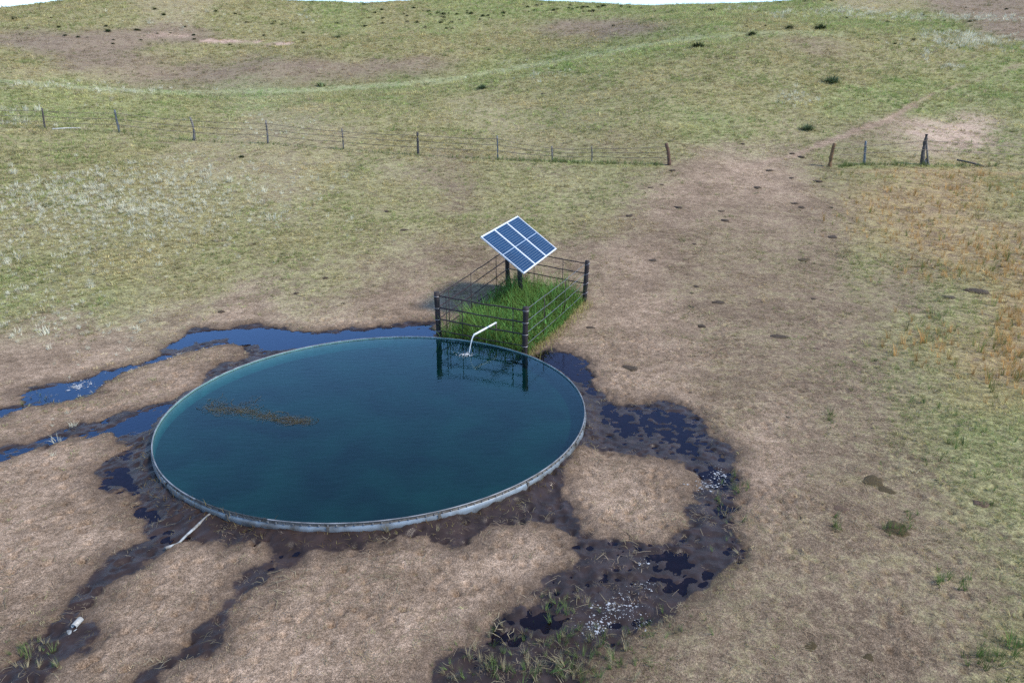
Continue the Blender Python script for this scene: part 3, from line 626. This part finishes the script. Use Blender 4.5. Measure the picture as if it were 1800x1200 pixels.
for k in range(3):
    mb.tube([P+Vector((-.25+.2*k, -.15, -.05))-r0, P+Vector((-.1+.12*k, -.1, .45-.1*k))-r0], [.12, .03], 7)
mb.build('base_boards', M_OLDWOOD, wf2, True)
a = Vector(hit(1681, 286)[0]); b = Vector(hit(1729, 294)[0]); mb = MB()
mb.tube([a+Vector((0, 0, .16)), a.lerp(b, .5)+Vector((0, 0, .14)), b+Vector((0, 0, .05))], [.05, .055, .05], 9); tag(mb.build('fallen_pole', M_DKWOOD, None, True), 'dark fallen pole lying in grass right of the brace post', 'pole')
a = Vector(hit(92, 229)[0]); b = Vector(hit(142, 227)[0]); mb = MB(); mb.tube([a+Vector((0, 0, .07)), a.lerp(b, .5)+Vector((0, 0, .1)), b+Vector((0, 0, .07))], [.04, .035, .03], 8)
tag(mb.build('bleached_log', mat('bleached_wood', (.50, .50, .47), .8, var=.2), None, True), 'bleached pole lying at the foot of the far left fence post', 'log')

# ------------------------------------------------------------------ scatter helper (geometry nodes: blades nobody could count)
def scatter(name, label, protos, P, rot, scl, pid, tint):
    me = bpy.data.meshes.new(name); me.from_pydata([tuple(p) for p in P], [], [])
    vattr(me, 'rot', 'FLOAT_VECTOR', rot); vattr(me, 'scl', 'FLOAT', scl); vattr(me, 'tint', 'FLOAT_COLOR', tint)
    a = me.attributes.new('pid', 'INT', 'POINT'); a.data.foreach_set('value', np.asarray(pid, np.int32))
    o = bpy.data.objects.new(name, me); COL.objects.link(o)
    ng = bpy.data.node_groups.new(name, 'GeometryNodeTree')
    ng.interface.new_socket('Geometry', in_out='INPUT', socket_type='NodeSocketGeometry'); ng.interface.new_socket('Geometry', in_out='OUTPUT', socket_type='NodeSocketGeometry')
    N = ng.nodes.new; L = ng.links.new; gi = N('NodeGroupInput'); go = N('NodeGroupOutput'); ip = N('GeometryNodeInstanceOnPoints'); g2 = N('GeometryNodeGeometryToInstance')
    for p in protos[::-1]:
        oi = N('GeometryNodeObjectInfo'); oi.inputs['Object'].default_value = p; L(oi.outputs['Geometry'], g2.inputs[0])
    L(g2.outputs[0], ip.inputs['Instance']); L(gi.outputs[0], ip.inputs['Points']); L(ip.outputs[0], go.inputs[0]); ip.inputs['Pick Instance'].default_value = True
    for nm, ty, sk in (('rot', 'FLOAT_VECTOR', 'Rotation'), ('scl', 'FLOAT', 'Scale'), ('pid', 'INT', 'Instance Index')):
        na = N('GeometryNodeInputNamedAttribute'); na.data_type = ty; na.inputs[0].default_value = nm; L(na.outputs[0], ip.inputs[sk])
    md = o.modifiers.new('scatter', 'NODES'); md.node_group = ng
    return tag(o, label, None, None, 'stuff')
def proto(name, mb, m): return bpy.data.objects.new(name, mb.mesh(name, m))
M_TINT = plant_mat('grass_blade', None, .30); 
def tuft(n, rad, h, lean, w, seg=2):
    mb = MB()
    for _ in range(n):
        a = random.uniform(0, 6.283); r = rad*math.sqrt(random.random())*.7
        mb.blade((r*math.cos(a), r*math.sin(a), -.01), a+random.gauss(0, .7), h*random.uniform(.5, 1.1), lean*random.uniform(.3, 1.2), w*random.uniform(.7, 1.2), seg)
    return mb
short_p = [proto('short_tuft', tuft(16, .5, .55, .45, .07), M_TINT) for _ in range(6)]     # unit size: radius about .5
flat_p = [proto('flat_tuft', tuft(12, .5, .22, .6, .06), M_TINT) for _ in range(4)]
tall_p = [proto('tall_tuft', tuft(14, .16, 1., .35, .028, 3), M_TINT) for _ in range(5)]
def straws(n):
    mb = MB()
    for _ in range(n):
        a = random.uniform(0, 6.283); c = Vector((random.gauss(0, .35), random.gauss(0, .35), 0)); l = random.uniform(.15, .55); d = Vector((math.cos(a), math.sin(a), 0)); s = Vector((-d.y, d.x, 0)); k = random.uniform(-.15, .15); w = .014
        pts = [c-d*l*.5+Vector((0, 0, .01)), c+s*k*.5+Vector((0, 0, random.uniform(.02, .07))), c+d*l*.5+Vector((0, 0, .012))]
        mb.add([pts[0]-s*w*.4, pts[0]+s*w*.4, pts[1]-s*w*.5, pts[1]+s*w*.5, pts[2]-s*w*.3, pts[2]+s*w*.3], [(0, 1, 3, 2), (2, 3, 5, 4)])
    return mb
straw_p = [proto('straw', straws(7), M_TINT) for _ in range(6)]

def field_points(bands):
    out = []
    for r0, r1, dens in bands:
        n = int(dens*1.62*(r1*r1-r0*r0)/2); r = np.sqrt(rng.uniform(r0*r0, r1*r1, n)); th = rng.uniform(-.81, .81, n); out.append(np.c_[r*np.sin(th), r*np.cos(th)])
    return np.concatenate(out)
def dry(P, margin=-.02):
    sd, dep = wet_fields(P[:, 0], P[:, 1]); return (sd < margin) & (np.hypot(P[:, 0]-cx, P[:, 1]-cy) > TANK_R+.08)
PENC = np.array([FL, FR, RR, RL])
def in_pen(P, grow=0.):
    c = PENC.mean(0); Q = c+(PENC-c)*(1+grow); ok = np.zeros(len(P), bool)
    for a, b in zip(Q, np.roll(Q, -1, 0)):
        k = ((a[1] > P[:, 1]) != (b[1] > P[:, 1])); ok ^= k & (P[:, 0] < (b[0]-a[0])*(P[:, 1]-a[1])/(b[1]-a[1]+1e-12)+a[0])
    return ok
P = field_points([(6, 12, 300), (12, 20, 175), (20, 32, 88), (32, 50, 46), (50, 80, 22), (80, 115, 12), (115, 160, 7)])
P = P[dry(P)]; P = P[~in_pen(P)]
Zp = ground_z(P[:, 0], P[:, 1]); Wp = cover(P[:, 0], P[:, 1], Zp); amtp = Wp@AMT; dist = np.hypot(P[:, 0], P[:, 1])
patch = fbm(P[:, 0]*1.1, P[:, 1]*1.1, 61, 4)
keep = rng.random(len(P)) < np.clip(amtp*1.25+(patch-.5)*1.8, .03, 1)
P, Zp, Wp, dist, patch = P[keep], Zp[keep], Wp[keep], dist[keep], patch[keep]; n = len(P)
tint = Wp@PLANT
greener = np.clip((fbm(P[:, 0]*.35+9, P[:, 1]*.35, 63, 4)-.5)*3+rng.normal(0, .35, n), -1, 1)[:, None]
tint = tint*(1+.27*rng.normal(0, 1, (n, 1))).clip(.45, 1.8)*np.where(greener > 0, 1-greener*np.array([.22, .04, .25]), 1-greener*np.array([.38, .24, .30]))
dryb = rng.random(n) < .16; tint[dryb] = np.array([.36, .30, .19])*rng.uniform(.7, 1.15, (dryb.sum(), 1))
size = np.interp(dist, [6, 12, 20, 35, 60, 100, 160], [.055, .075, .115, .17, .26, .38, .5])*rng.lognormal(0, .34, n)
grassy = Wp[:, KINDS.index('O')]+Wp[:, KINDS.index('G')]
flatk = rng.random(n) > grassy*.9+.05
pid = np.where(flatk, 6+rng.integers(0, 4, n), rng.integers(0, 6, n))
rot = np.c_[rng.normal(0, .12, n), rng.normal(0, .12, n), rng.uniform(0, 6.283, n)]
scatter('pasture_grass', 'short patchy pasture grass over the fields and hills', short_p+flat_p, np.c_[P, Zp-.004], rot, size, pid, np.clip(tint*1.45, 0, .85))
print('pasture tufts', n)

# straw litter on trodden ground
P = field_points([(6, 12, 40), (12, 20, 15), (20, 30, 5)]); sd, dep = wet_fields(P[:, 0], P[:, 1]); P = P[(np.hypot(P[:, 0]-cx, P[:, 1]-cy) > TANK_R+.1) & (dep < .5) & ~in_pen(P)]
Zp = ground_z(P[:, 0], P[:, 1]); n = len(P); k = rng.random(n) < np.clip(fbm(P[:, 0]*.9, P[:, 1]*.9, 71, 3)*1.6-.35, .05, 1); P, Zp = P[k], Zp[k]; n = len(P)
tint = np.array([.42, .34, .22])*rng.uniform(.4, 1.2, (n, 1))*rng.uniform(.94, 1.06, (n, 3))
scatter('straw_litter', 'dry straw stalks strewn over the trodden dirt', straw_p, np.c_[P, Zp+.004], np.c_[np.zeros((n, 2)), rng.uniform(0, 6.283, n)], rng.lognormal(-1.5, .4, n), rng.integers(0, 6, n), tint)

# grass grown up under the fence wires
fl = [(0, 224), (79, 228), (210, 235), (341, 249), (471, 254), (604, 264), (735, 274), (875, 281), (971, 285), (1040, 287), (1168, 291)]; fr_ = [(1475, 294), (1519, 290), (1620, 291), (1760, 293)]
L_ = []
for seq, m in ((fl, 900), (fr_, 260)):
    seq = np.array(seq, float); t = rng.uniform(0, len(seq)-1.001, m); k = t.astype(int); f = (t-k)[:, None]; L_.append(seq[k]*(1-f)+seq[k+1]*f+np.c_[rng.normal(0, 2, m), rng.normal(0, .8, m)])
L_ = np.concatenate(L_); L_ = L_[rng.random(len(L_)) < np.interp(L_[:, 0], [0, 600, 1000, 1800], [.25, .5, 1, .8])]; Hf = hit(L_[:, 0], L_[:, 1]); n = len(Hf)
scatter('fence_line_grass', 'darker green grass grown up along the fence line', [tall_f for tall_f in tall_p], np.c_[Hf[:, :2], ground_z(Hf[:, 0], Hf[:, 1])-.01], np.c_[rng.normal(0, .2, (n, 2)), rng.uniform(0, 6.28, n)], rng.lognormal(-1.45, .35, n), rng.integers(0, 5, n), np.array([.19, .235, .085])*rng.uniform(.6, 1.3, (n, 1)))
# tall golden grass on the right
def px_points(regions):
    out = []
    for (px, py, rx, ry, m) in regions:
        a = np.c_[rng.normal(px, rx, m), rng.normal(py, ry, m)]; a = a[(a[:, 1] > 296)]; out.append(a)
    return np.concatenate(out)
def near_hit(a):
    """ground points for pixels on the near slope, vectorised"""
    z = np.zeros(len(a))
    for _ in range(14): Q = on_plane(a[:, 0], a[:, 1], 0) if not z.any() else np.array([0, 0, CAM_H])+ray(a[:, 0], a[:, 1])*((z-CAM_H)/ray(a[:, 0], a[:, 1])[:, 2])[:, None]; z = z*.4+.6*ground_z(Q[:, 0], np.clip(Q[:, 1], 2, 60))
    return Q[:, :2], ground_z(Q[:, 0], Q[:, 1])
a = px_points([(1600, 395, 70, 22, 130), (1720, 430, 60, 18, 130), (1560, 345, 35, 12, 40), (1700, 360, 60, 14, 50), (1640, 308, 80, 5, 70), (1770, 625, 25, 35, 120), (1785, 550, 20, 25, 70), (1720, 330, 60, 8, 60), (1660, 480, 60, 12, 70), (1780, 470, 30, 14, 80), (1640, 600, 40, 30, 70)])
Pq, Zq = near_hit(a); n = len(Pq); tint = np.where(rng.random((n, 1)) < .25, np.array([.24, .25, .08]), np.array([.58, .36, .14]))*rng.uniform(.6, 1.3, (n, 1))
scatter('golden_grass', 'tall dry golden grass at the right edge of the pasture', tall_p, np.c_[Pq, Zq-.01], np.c_[rng.normal(0, .12, (n, 2)), rng.uniform(0, 6.283, n)], rng.lognormal(-1.2, .3, n), rng.integers(0, 5, n), tint)

# reeds in the marsh and along the wet edges
a = px_points([(870, 1140, 45, 22, 36), (960, 1130, 55, 28, 40), (1010, 1160, 40, 25, 44), (1060, 1170, 50, 18, 50), (1080, 1120, 50, 14, 26), (1000, 1060, 35, 20, 26), (930, 1180, 70, 14, 40), (820, 1180, 30, 10, 14), (1270, 880, 10, 20, 14), (60, 1150, 30, 15, 36), (1160, 1110, 40, 12, 30), (640, 935, 60, 3, 10), (400, 905, 20, 4, 16), (70, 700, 16, 5, 14), (1290, 930, 15, 30, 12)])
Pq, Zq = near_hit(a); n = len(Pq); tint = np.where(rng.random((n, 1)) < .45, np.array([.40, .34, .20]), np.array([.17, .23, .08]))*rng.uniform(.6, 1.3, (n, 1))
scatter('marsh_grass', 'thin green and straw coloured marsh grass in the black mud', tall_p, np.c_[Pq, Zq-.01], np.c_[rng.normal(0, .35, (n, 2)), rng.uniform(0, 6.283, n)], rng.lognormal(-2.05, .35, n), rng.integers(0, 5, n), tint)
a = px_points([(1700, 780, 60, 40, 60), (1690, 1020, 18, 12, 8), (1655, 1020, 10, 8, 8), (1760, 1165, 25, 18, 20), (1780, 1130, 15, 10, 10), (1720, 1150, 15, 10, 8), (1600, 910, 6, 4, 4), (1470, 930, 8, 10, 6), (1570, 930, 12, 6, 12), (1460, 740, 8, 10, 8), (1620, 670, 30, 20, 16), (1650, 560, 30, 30, 20), (1300, 860, 10, 16, 10)])
Pq, Zq = near_hit(a); n = len(Pq); tint = np.array([.14, .20, .06])*rng.uniform(.6, 1.35, (n, 1))*np.array([1, 1, 1])
scatter('green_tufts', 'bright green grass tufts dotted over the right pasture', tall_p, np.c_[Pq, Zq-.01], np.c_[rng.normal(0, .25, (n, 2)), rng.uniform(0, 6.283, n)], rng.lognormal(-1.75, .3, n), rng.integers(0, 5, n), tint)

# lush grass inside the pen
mb = MB(); c = PENC.mean(0); M_LUSH = plant_mat('lush_grass', (.165, .275, .070), .45, vary=.65)
k = 0
while k < 9500:
    p = np.array([random.uniform(PENC[:, 0].min()-.3, PENC[:, 0].max()+.3), random.uniform(PENC[:, 1].min()-.3, PENC[:, 1].max()+.3)])
    if not in_pen(p[None], .04)[0] or np.hypot(*(p-TANK_C)) < TANK_R+.1: continue
    u = ((p-FL)@(RL-FL))/((RL-FL)@(RL-FL)); d = FR-FL; v = ((p-FL)@d)/(d@d); s = v-.0
    dens = ss(-.26, .14, v - .08*max(0, u-.35) + .18*(fbm(np.array([p[0]*1.5]), np.array([p[1]*1.5]), 80, 2)[0]-.5) + .12*(.5-abs(u-.5)))
    if random.random() > dens: k += 0 if random.random() < .97 else 1; continue
    h = random.choice((.3, .4, .5, .65, .9))*random.uniform(.8, 1.2)*(.55+.45*dens)*(.25+1.5*fbm(np.array([p[0]*2.6]), np.array([p[1]*2.6]), 81, 2)[0])
    if v > .88: h *= .7
    mb.blade((p[0], p[1], float(ground_z(*p)[0])-.01), random.uniform(0, 6.283), h, h*random.uniform(.2, 1.1), random.uniform(.012, .034), 3, .8); k += 1
for _ in range(2800):
    c0 = PENC.mean(0); p = c0+np.array([random.gauss(.15, .8), random.gauss(-.2, 1.2)])
    if in_pen(p[None])[0] and np.hypot(*(p-TANK_C)) > TANK_R+.15: mb.blade((p[0], p[1], float(ground_z(*p)[0])+random.uniform(.05, .48)), random.uniform(0, 6.283), random.uniform(.0, .16), random.uniform(.08, .24), random.uniform(.03, .075), 3, .6)
for _ in range(240):
    p = np.array([e0[0]+random.gauss(.18, .25), e0[1]+random.gauss(.0, .16)])
    if in_pen(p[None])[0]: mb.blade((p[0], p[1], 0), random.uniform(0, 6.283), random.uniform(.35, .75), random.uniform(.1, .4), random.uniform(.02, .045), 3, .8)
o = mb.build('pen_grass', M_LUSH); tag(o, 'lush bright green grass and weeds growing inside the pen', None, None, 'stuff')
mb = MB()
for _ in range(620):
    t = random.random(); p = FR+(RR-FR)*t+np.array([abs(random.gauss(0, .22))-.05, random.uniform(-.3, .05)])
    mb.blade((p[0], p[1], float(ground_z(*p)[0])-.01), random.uniform(0, 6.283), random.uniform(.1, .3), random.uniform(.05, .22), .014, 3)
for _ in range(70):
    p = PENC.mean(0)+np.array([random.gauss(0, .8), random.gauss(0, 1.3)])
    if in_pen(p[None])[0]: mb.blade((p[0], p[1], float(ground_z(*p)[0])), random.uniform(0, 6.283), random.uniform(.4, .95), random.uniform(.05, .4), .012, 3)
tag(mb.build('dry_pen_grass', plant_mat('straw_edge', (.40, .36, .14), .3, vary=.3)), 'dry yellow grass along the wire side of the pen', None, None, 'stuff')

# floating weed in the tank
mb = MB()
def weed(px, py, l, ang, w):
    p = Vector(on_plane(px, py, .22)); p.z = random.choice((.2225, .2225, .224, .2)); d = Vector((math.cos(ang), math.sin(ang), 0)); s = Vector((-d.y, d.x, 0)); k = random.uniform(-.5, .5)*l; pts = []
    for i in range(5):
        t = i/4; pts.append(p+d*l*(t-.5)+s*k*4*t*(1-t)+Vector((0, 0, random.uniform(0, .012))))
    for i in range(4): mb.add([pts[i]-s*w, pts[i]+s*w, pts[i+1]+s*w, pts[i+1]-s*w], [(0, 1, 2, 3)])
for _ in range(330):
    t = random.random(); weed(385+158*t+random.gauss(0, 6), 722+16*t-4*math.sin(t*6)+random.gauss(0, 3.2), random.uniform(.10, .5), random.gauss(.0, .55), random.uniform(.0015, .005))
for _ in range(60): weed(random.gauss(385, 14), random.gauss(714, 7), random.uniform(.15, .45), random.uniform(0, 6), random.uniform(.002, .005))
for _ in range(26): weed(random.gauss(445, 14), random.gauss(712, 5), random.uniform(.12, .4), random.uniform(0, 6), random.uniform(.002, .005))
tag(mb.build('floating_weed', plant_mat('pond_weed', (.10, .086, .058), .15, vary=.5)), 'brown mat of floating weed stalks in the tank', None, None, 'stuff')
# weeds and trash grass clinging to the rim
mb = MB()
for w in np.linspace(c_l-.25, c_r+.05, 70):
    rr2 = TANK_R+random.uniform(-.01, .09); p = (cx+rr2*math.cos(w), cy+rr2*math.sin(w)); z = random.choice((.02, .1, .2, .23)); mb.blade((p[0], p[1], z), random.uniform(0, 6.28), random.uniform(.04, .16), random.uniform(.02, .14), .008, 3)
for _ in range(500):
    w = random.uniform(-2.9, .1); rr2 = TANK_R+random.uniform(.04, .34); p = (cx+rr2*math.cos(w), cy+rr2*math.sin(w)); mb.blade((p[0], p[1], float(ground_z(*p)[0])), random.uniform(0, 6.28), random.uniform(.015, .06), random.uniform(.03, .14), .009, 2)
tag(mb.build('rim_grass', plant_mat('rim_straw', (.17, .13, .06), .2, vary=.5)), 'brown stubble and stalks clinging to the tank rim', None, None, 'stuff')

# ------------------------------------------------------------------ shrubs, sage, dung
M_SHRUB = plant_mat('shrub_leaf', (.045, .065, .030), .2, vary=.4); M_SAGE = plant_mat('silver_leaf', (.74, .70, .53), .25, vary=.25); M_BLUE = plant_mat('grey_green_leaf', (.12, .16, .085), .2, vary=.35)
def shrub_mesh(name, n, m, w, flat=.6, up=.25):
    mb = MB()
    for _ in range(n):
        a = random.uniform(0, 6.283); e = random.uniform(up, 1.35); l = random.uniform(.55, 1.)*.5; r = .18*random.random()
        mb.blade((r*math.cos(a), r*math.sin(a), 0), a+random.gauss(0, .3), l*math.sin(e)*1.5*flat, l*math.cos(e), w*random.uniform(.7, 1.3), 2, .3)
    return mb.mesh(name, m)
shrubs = [shrub_mesh('yucca', 190, M_SHRUB, .035) for _ in range(4)]; blues = [shrub_mesh('yucca', 190, M_BLUE, .035) for _ in range(2)]
def plant(name, mesh, px, py, wpx, label, group, cat, hs=1.):
    Pt = hit(px, py)[0]; s = wpx*math.hypot(Pt[1], Pt[2]-CAM_H)/FPX; o = bpy.data.objects.new(name, mesh); COL.objects.link(o)
    o.location = (Pt[0], Pt[1], float(ground_z(Pt[0], Pt[1])[0])-.012); o.scale = (s, s, s*hs); o.rotation_euler = (0, 0, random.uniform(0, 6.28)); tag(o, label, cat, group); return o
BIG = [(1462, 146, 40, 1, 'largest grey green yucca alone on the right hillside'), (1227, 83, 30, 0, 'dark round shrub on the spur above the gateway'), (1322, 62, 21, 0, 'smaller dark shrub right of the round spur shrub'),
 (1442, 51, 28, 0, 'wide low green shrub below the right skyline'), (1419, 229, 36, 1, 'green shrub just behind the gateway gap'), (565, 152, 22, 1, 'grey green shrub at the rim of the hollow'), (848, 156, 24, 1, 'pale green shrub on the ridge above the solar panel'),
 (425, 277, 15, 0, 'small green bush in front of the fence at left'), (372, 191, 11, 1, 'small upright shrub behind the crooked fence post'), (1388, 51, 20, 0, 'flat dark shrub between two larger spur shrubs'), (642, 47, 11, 0, 'round dark shrub alone on the left hill face'),
 (594, 67, 16, 1, 'shrub at the right end of the bare sand streak'), (1345, 46, 8, 0, 'tiny dark shrub above the smaller spur shrub'), (190, 56, 15, 0, 'flat shrub above the hollow at left'), (240, 54, 11, 0, 'flat shrub beside the pink sand streak'),
 (28, 35, 20, 0, 'low wide shrub near the left skyline'), (47, 51, 9, 0, 'small round shrub below the left skyline shrub'), (115, 63, 10, 0, 'small shrub in the brown part of the left hill'), (1250, 20, 16, 0, 'flat shrub on the saddle of the skyline'), (1078, 47, 9, 0, 'dark bush in the brown hollow on the skyline hill'),
 (860, 88, 8, 0, 'single bush below the green ridge shoulder'), (1605, 71, 11, 0, 'small bush left of the white sage patch'), (1180, 22, 12, 0, 'low bush left of the skyline saddle')]
for px, py, w, b_, lab in BIG: plant('shrub', random.choice(blues if b_ else shrubs), px, py, w*1.15, lab, 'shrubs on the hills', 'shrub', .8)
SMALL = [(593, 42, 8), (434, 40, 7), (288, 27, 8), (72, 8, 6), (780, 26, 10), (770, 24, 8), (754, 21, 8), (803, 26, 7), (828, 25, 9), (849, 29, 8), (885, 24, 8), (747, 49, 7), (785, 51, 7), (795, 51, 6), (671, 18, 7), (1370, 6, 8), (1415, 4, 8), (1573, 78, 7), (1704, 39, 8), (1712, 37, 6),
 (562, 82, 7), (478, 43, 6), (533, 59, 8), (325, 48, 6), (1488, 33, 7), (1560, 40, 8), (1660, 38, 7), (1672, 77, 6), (640, 9, 8), (548, 5, 7), (1462, 3, 8)]
for _ in range(28): SMALL.append((random.gauss(1010, 60), random.uniform(9, 22), random.uniform(4, 9)))
for _ in range(26): SMALL.append((random.uniform(640, 900), random.uniform(8, 44), random.uniform(4, 8)))
for _ in range(22): SMALL.append((random.uniform(20, 600), random.uniform(14, 80), random.uniform(4, 8)))
for _ in range(14): SMALL.append((random.uniform(1150, 1780), random.uniform(12, 60), random.uniform(4, 8)))
def hill_zone(px, py):
    if px > 1130: return 'tiny dark shrub on the hill top above the gateway'
    if px > 900: return 'tiny dark shrub along the skyline right of the middle'
    if px > 620: return 'tiny dark shrub on the hill face above the solar panel'
    return 'tiny dark shrub on the hill above the sand streaks' if py < 45 else 'tiny dark shrub beside the sand streaks and hollow'
for px, py, w in SMALL: plant('shrub', random.choice(shrubs), px, py, w*1.5, hill_zone(px, py), hill_zone(px, py).replace('tiny dark shrub', 'tiny shrubs'), 'shrub', .8)
sages = [shrub_mesh('silver_sage', 90, M_SAGE, .032, 1., .5) for _ in range(4)]
SG = [(235, 370, 26), (215, 362, 20), (258, 372, 18), (405, 315, 20), (25, 300, 22), (20, 290, 16), (440, 388, 14), (140, 575, 14), (22, 590, 18), (52, 552, 10), (135, 535, 12), (320, 360, 14), (160, 330, 12), (100, 335, 14), (130, 345, 14), (95, 525, 12), (15, 515, 16), (30, 510, 12), (40, 415, 14), (20, 425, 14)]
for _ in range(120):
    SG.append((abs(random.gauss(*random.choice(((235, 40), (120, 50), (330, 60), (230, 130))))), random.gauss(350, 34), random.uniform(7, 15)))
for _ in range(28): SG.append((random.uniform(0, 190), random.uniform(400, 575), random.uniform(5, 11)))
for i, (px, py, w) in enumerate(SG):
    if i == 0: lab, g = 'broad silver sage clump, whitest in the left meadow', None
    elif i == 3: lab, g = 'pale sage clump below the crooked fence post', None
    else:
        zn = 'near the fence' if py < 315 else ('in the white flecked middle of the meadow' if py < 400 else 'close to the upper left stream')
        lab = 'silvery sage sprig '+zn+(' by the left edge' if px < 120 else (' left of the pen' if px < 300 else ' towards the pen')); g = lab.replace('sprig', 'sprigs')
    plant('silver_sage', random.choice(sages), px, py+w*.3, w*1.05, lab, g, 'sage', 1.)
sage_p = [proto('sage_sprig', (lambda m: m)(tuft(18, .4, .7, .4, .045)), M_TINT) for _ in range(3)]
a = np.concatenate([np.c_[rng.normal(230, 150, 2200), rng.normal(350, 48, 2200)], np.c_[rng.uniform(-40, 200, 200), rng.uniform(400, 590, 200)]]); a = a[(a[:, 0] > -60) & (a[:, 1] > 262)]
Q1, Z1 = near_hit(a)
b_ = []
for (x, y, rx, ry, m) in [(1710, 74, 45, 7, 330), (1660, 62, 25, 4, 80), (1480, 20, 40, 3, 120), (1560, 28, 60, 3, 110), (1700, 33, 70, 3, 170), (1290, 15, 25, 3, 50), (1370, 27, 15, 3, 40), (1675, 119, 12, 2, 26), (1630, 95, 5, 8, 24), (1395, 170, 14, 8, 30), (1420, 178, 20, 8, 20), (40, 195, 25, 3, 30), (190, 180, 15, 4, 10), (100, 150, 60, 3, 40), (220, 160, 50, 3, 50), (370, 30, 90, 15, 60), (545, 33, 12, 6, 25), (950, 120, 60, 12, 60), (450, 225, 60, 14, 50), (30, 217, 30, 5, 40)]:
    b_.append(np.c_[rng.normal(x, rx, m), rng.normal(y, ry, m)])
b_ = np.concatenate(b_); b_ = b_[(b_[:, 0] < 1850) & (b_[:, 1] > 3)]; H2 = hit(b_[:, 0], b_[:, 1])
PP = np.r_[np.c_[Q1, Z1], H2]; n = len(PP); dd = np.hypot(PP[:, 0], PP[:, 1])
scatter('sage_sprigs', 'pale silvery sage sprigs sprinkled through the meadow and hill grass', sage_p, PP, np.c_[rng.normal(0, .2, (n, 2)), rng.uniform(0, 6.28, n)], np.interp(dd, [15, 40, 100], [.135, .21, .52])*rng.lognormal(0, .35, n), rng.integers(0, 3, n), np.array([.76, .72, .54])*rng.uniform(.6, 1.15, (n, 1)))

M_PAT = mat('dung', (.055, .035, .018), .9, var=.5, scale=20, bump=.6, bscale=40); M_PATO = mat('olive_dung', (.065, .043, .012), .9, var=.5, scale=25, bump=.6, bscale=40); M_PATR = mat('dry_red_dung', (.11, .065, .038), .9, var=.4, scale=25, bump=.6, bscale=40)
def pat_mesh(m):
    mb = MB(); n = 14; rings = [(1., -.02), (.93, .10), (.72, .2), (.4, .24), (.0, .22)]; w = [random.uniform(.75, 1.2) for _ in range(n)]; vs = []; fs = []
    for r, z in rings[:-1]:
        for k in range(n):
            a = 2*math.pi*k/n; vs.append((.5*r*w[k]*math.cos(a), .5*r*w[k]*math.sin(a)*.8, .5*(z+random.uniform(-.05, .05)*(z > 0))))
    vs.append((0, 0, .10))
    for j in range(3):
        for k in range(n): fs.append((j*n+k, j*n+(k+1) % n, (j+1)*n+(k+1) % n, (j+1)*n+k))
    for k in range(n): fs.append((3*n+k, 3*n+(k+1) % n, 4*n))
    mb.add(vs, fs); return mb.mesh('dung_pat', m, True)
pats = {0: [pat_mesh(M_PAT) for _ in range(4)], 1: [pat_mesh(M_PATO) for _ in range(2)], 2: [pat_mesh(M_PATR) for _ in range(2)]}
DUNG = [(1535, 848, 36, 1, 'large olive brown dung pat on the right pasture'), (1557, 864, 26, 1, 'dung pat touching the large olive brown one'), (1577, 933, 42, 1, 'mossy dung pat with green grass around it'), (1478, 897, 22, 2, 'rust brown crumbled dung pat left of the olive pair'), (1722, 888, 22, 2, 'reddish dung lump near the right edge'),
 (1414, 458, 18, 1, 'small olive dung pat on the trodden slope'), (1147, 459, 14, 0, 'dark dung pat right of the solar panel'), (1370, 594, 24, 0, 'dark dung pat alone right of the pen'), (1037, 577, 14, 0, 'dark dung pat beside the wire side of the pen'), (1464, 417, 17, 0, 'dark dung pat at the edge of the golden grass'),
 (1262, 533, 20, 0, 'crumbled dark dung pat between pen and trodden slope'), (1436, 615, 12, 2, 'orange brown dung lump in the trodden ground'), (1107, 648, 22, 0, 'flat dark dung pat above the right puddle'), (1427, 1138, 22, 1, 'yellowish dung lump at the bottom right'), (1527, 1160, 18, 1, 'small yellow green dung lump near the bottom edge'), (1715, 513, 34, 0, 'broken dark dung strip in the right grass'), (1668, 524, 20, 0, 'dark dung pat left of the broken strip'), (1761, 470, 14, 0, 'black dung pat near the right edge grass')]
for px, py, w, k, lab in DUNG: plant('dung_pat', random.choice(pats[k]), px, py, w*1.3, lab, 'dung pats', 'dung', .7)
for (px, py) in [(1213, 517), (1225, 505), (1212, 541), (1272, 388), (1268, 372), (1220, 430), (1394, 358), (1410, 365), (1460, 365), (1390, 313), (1446, 314), (1440, 319), (1160, 325), (1145, 330), (1105, 380), (1180, 300), (1396, 270), (1405, 276), (1305, 253), (1230, 575), (1464, 511), (1430, 527), (1610, 413), (1640, 440), (605, 535), (570, 490), (520, 517), (390, 550), (1385, 735), (1270, 800), (1190, 365), (1330, 330), (1350, 300), (710, 405), (680, 372), (955, 165)]:
    plant('dung_pat', random.choice(pats[0]), px+random.uniform(-3, 3), py, random.uniform(9, 17), 'small dark dung crumb on the trodden slope', 'small dung crumbs', 'dung', 1.)
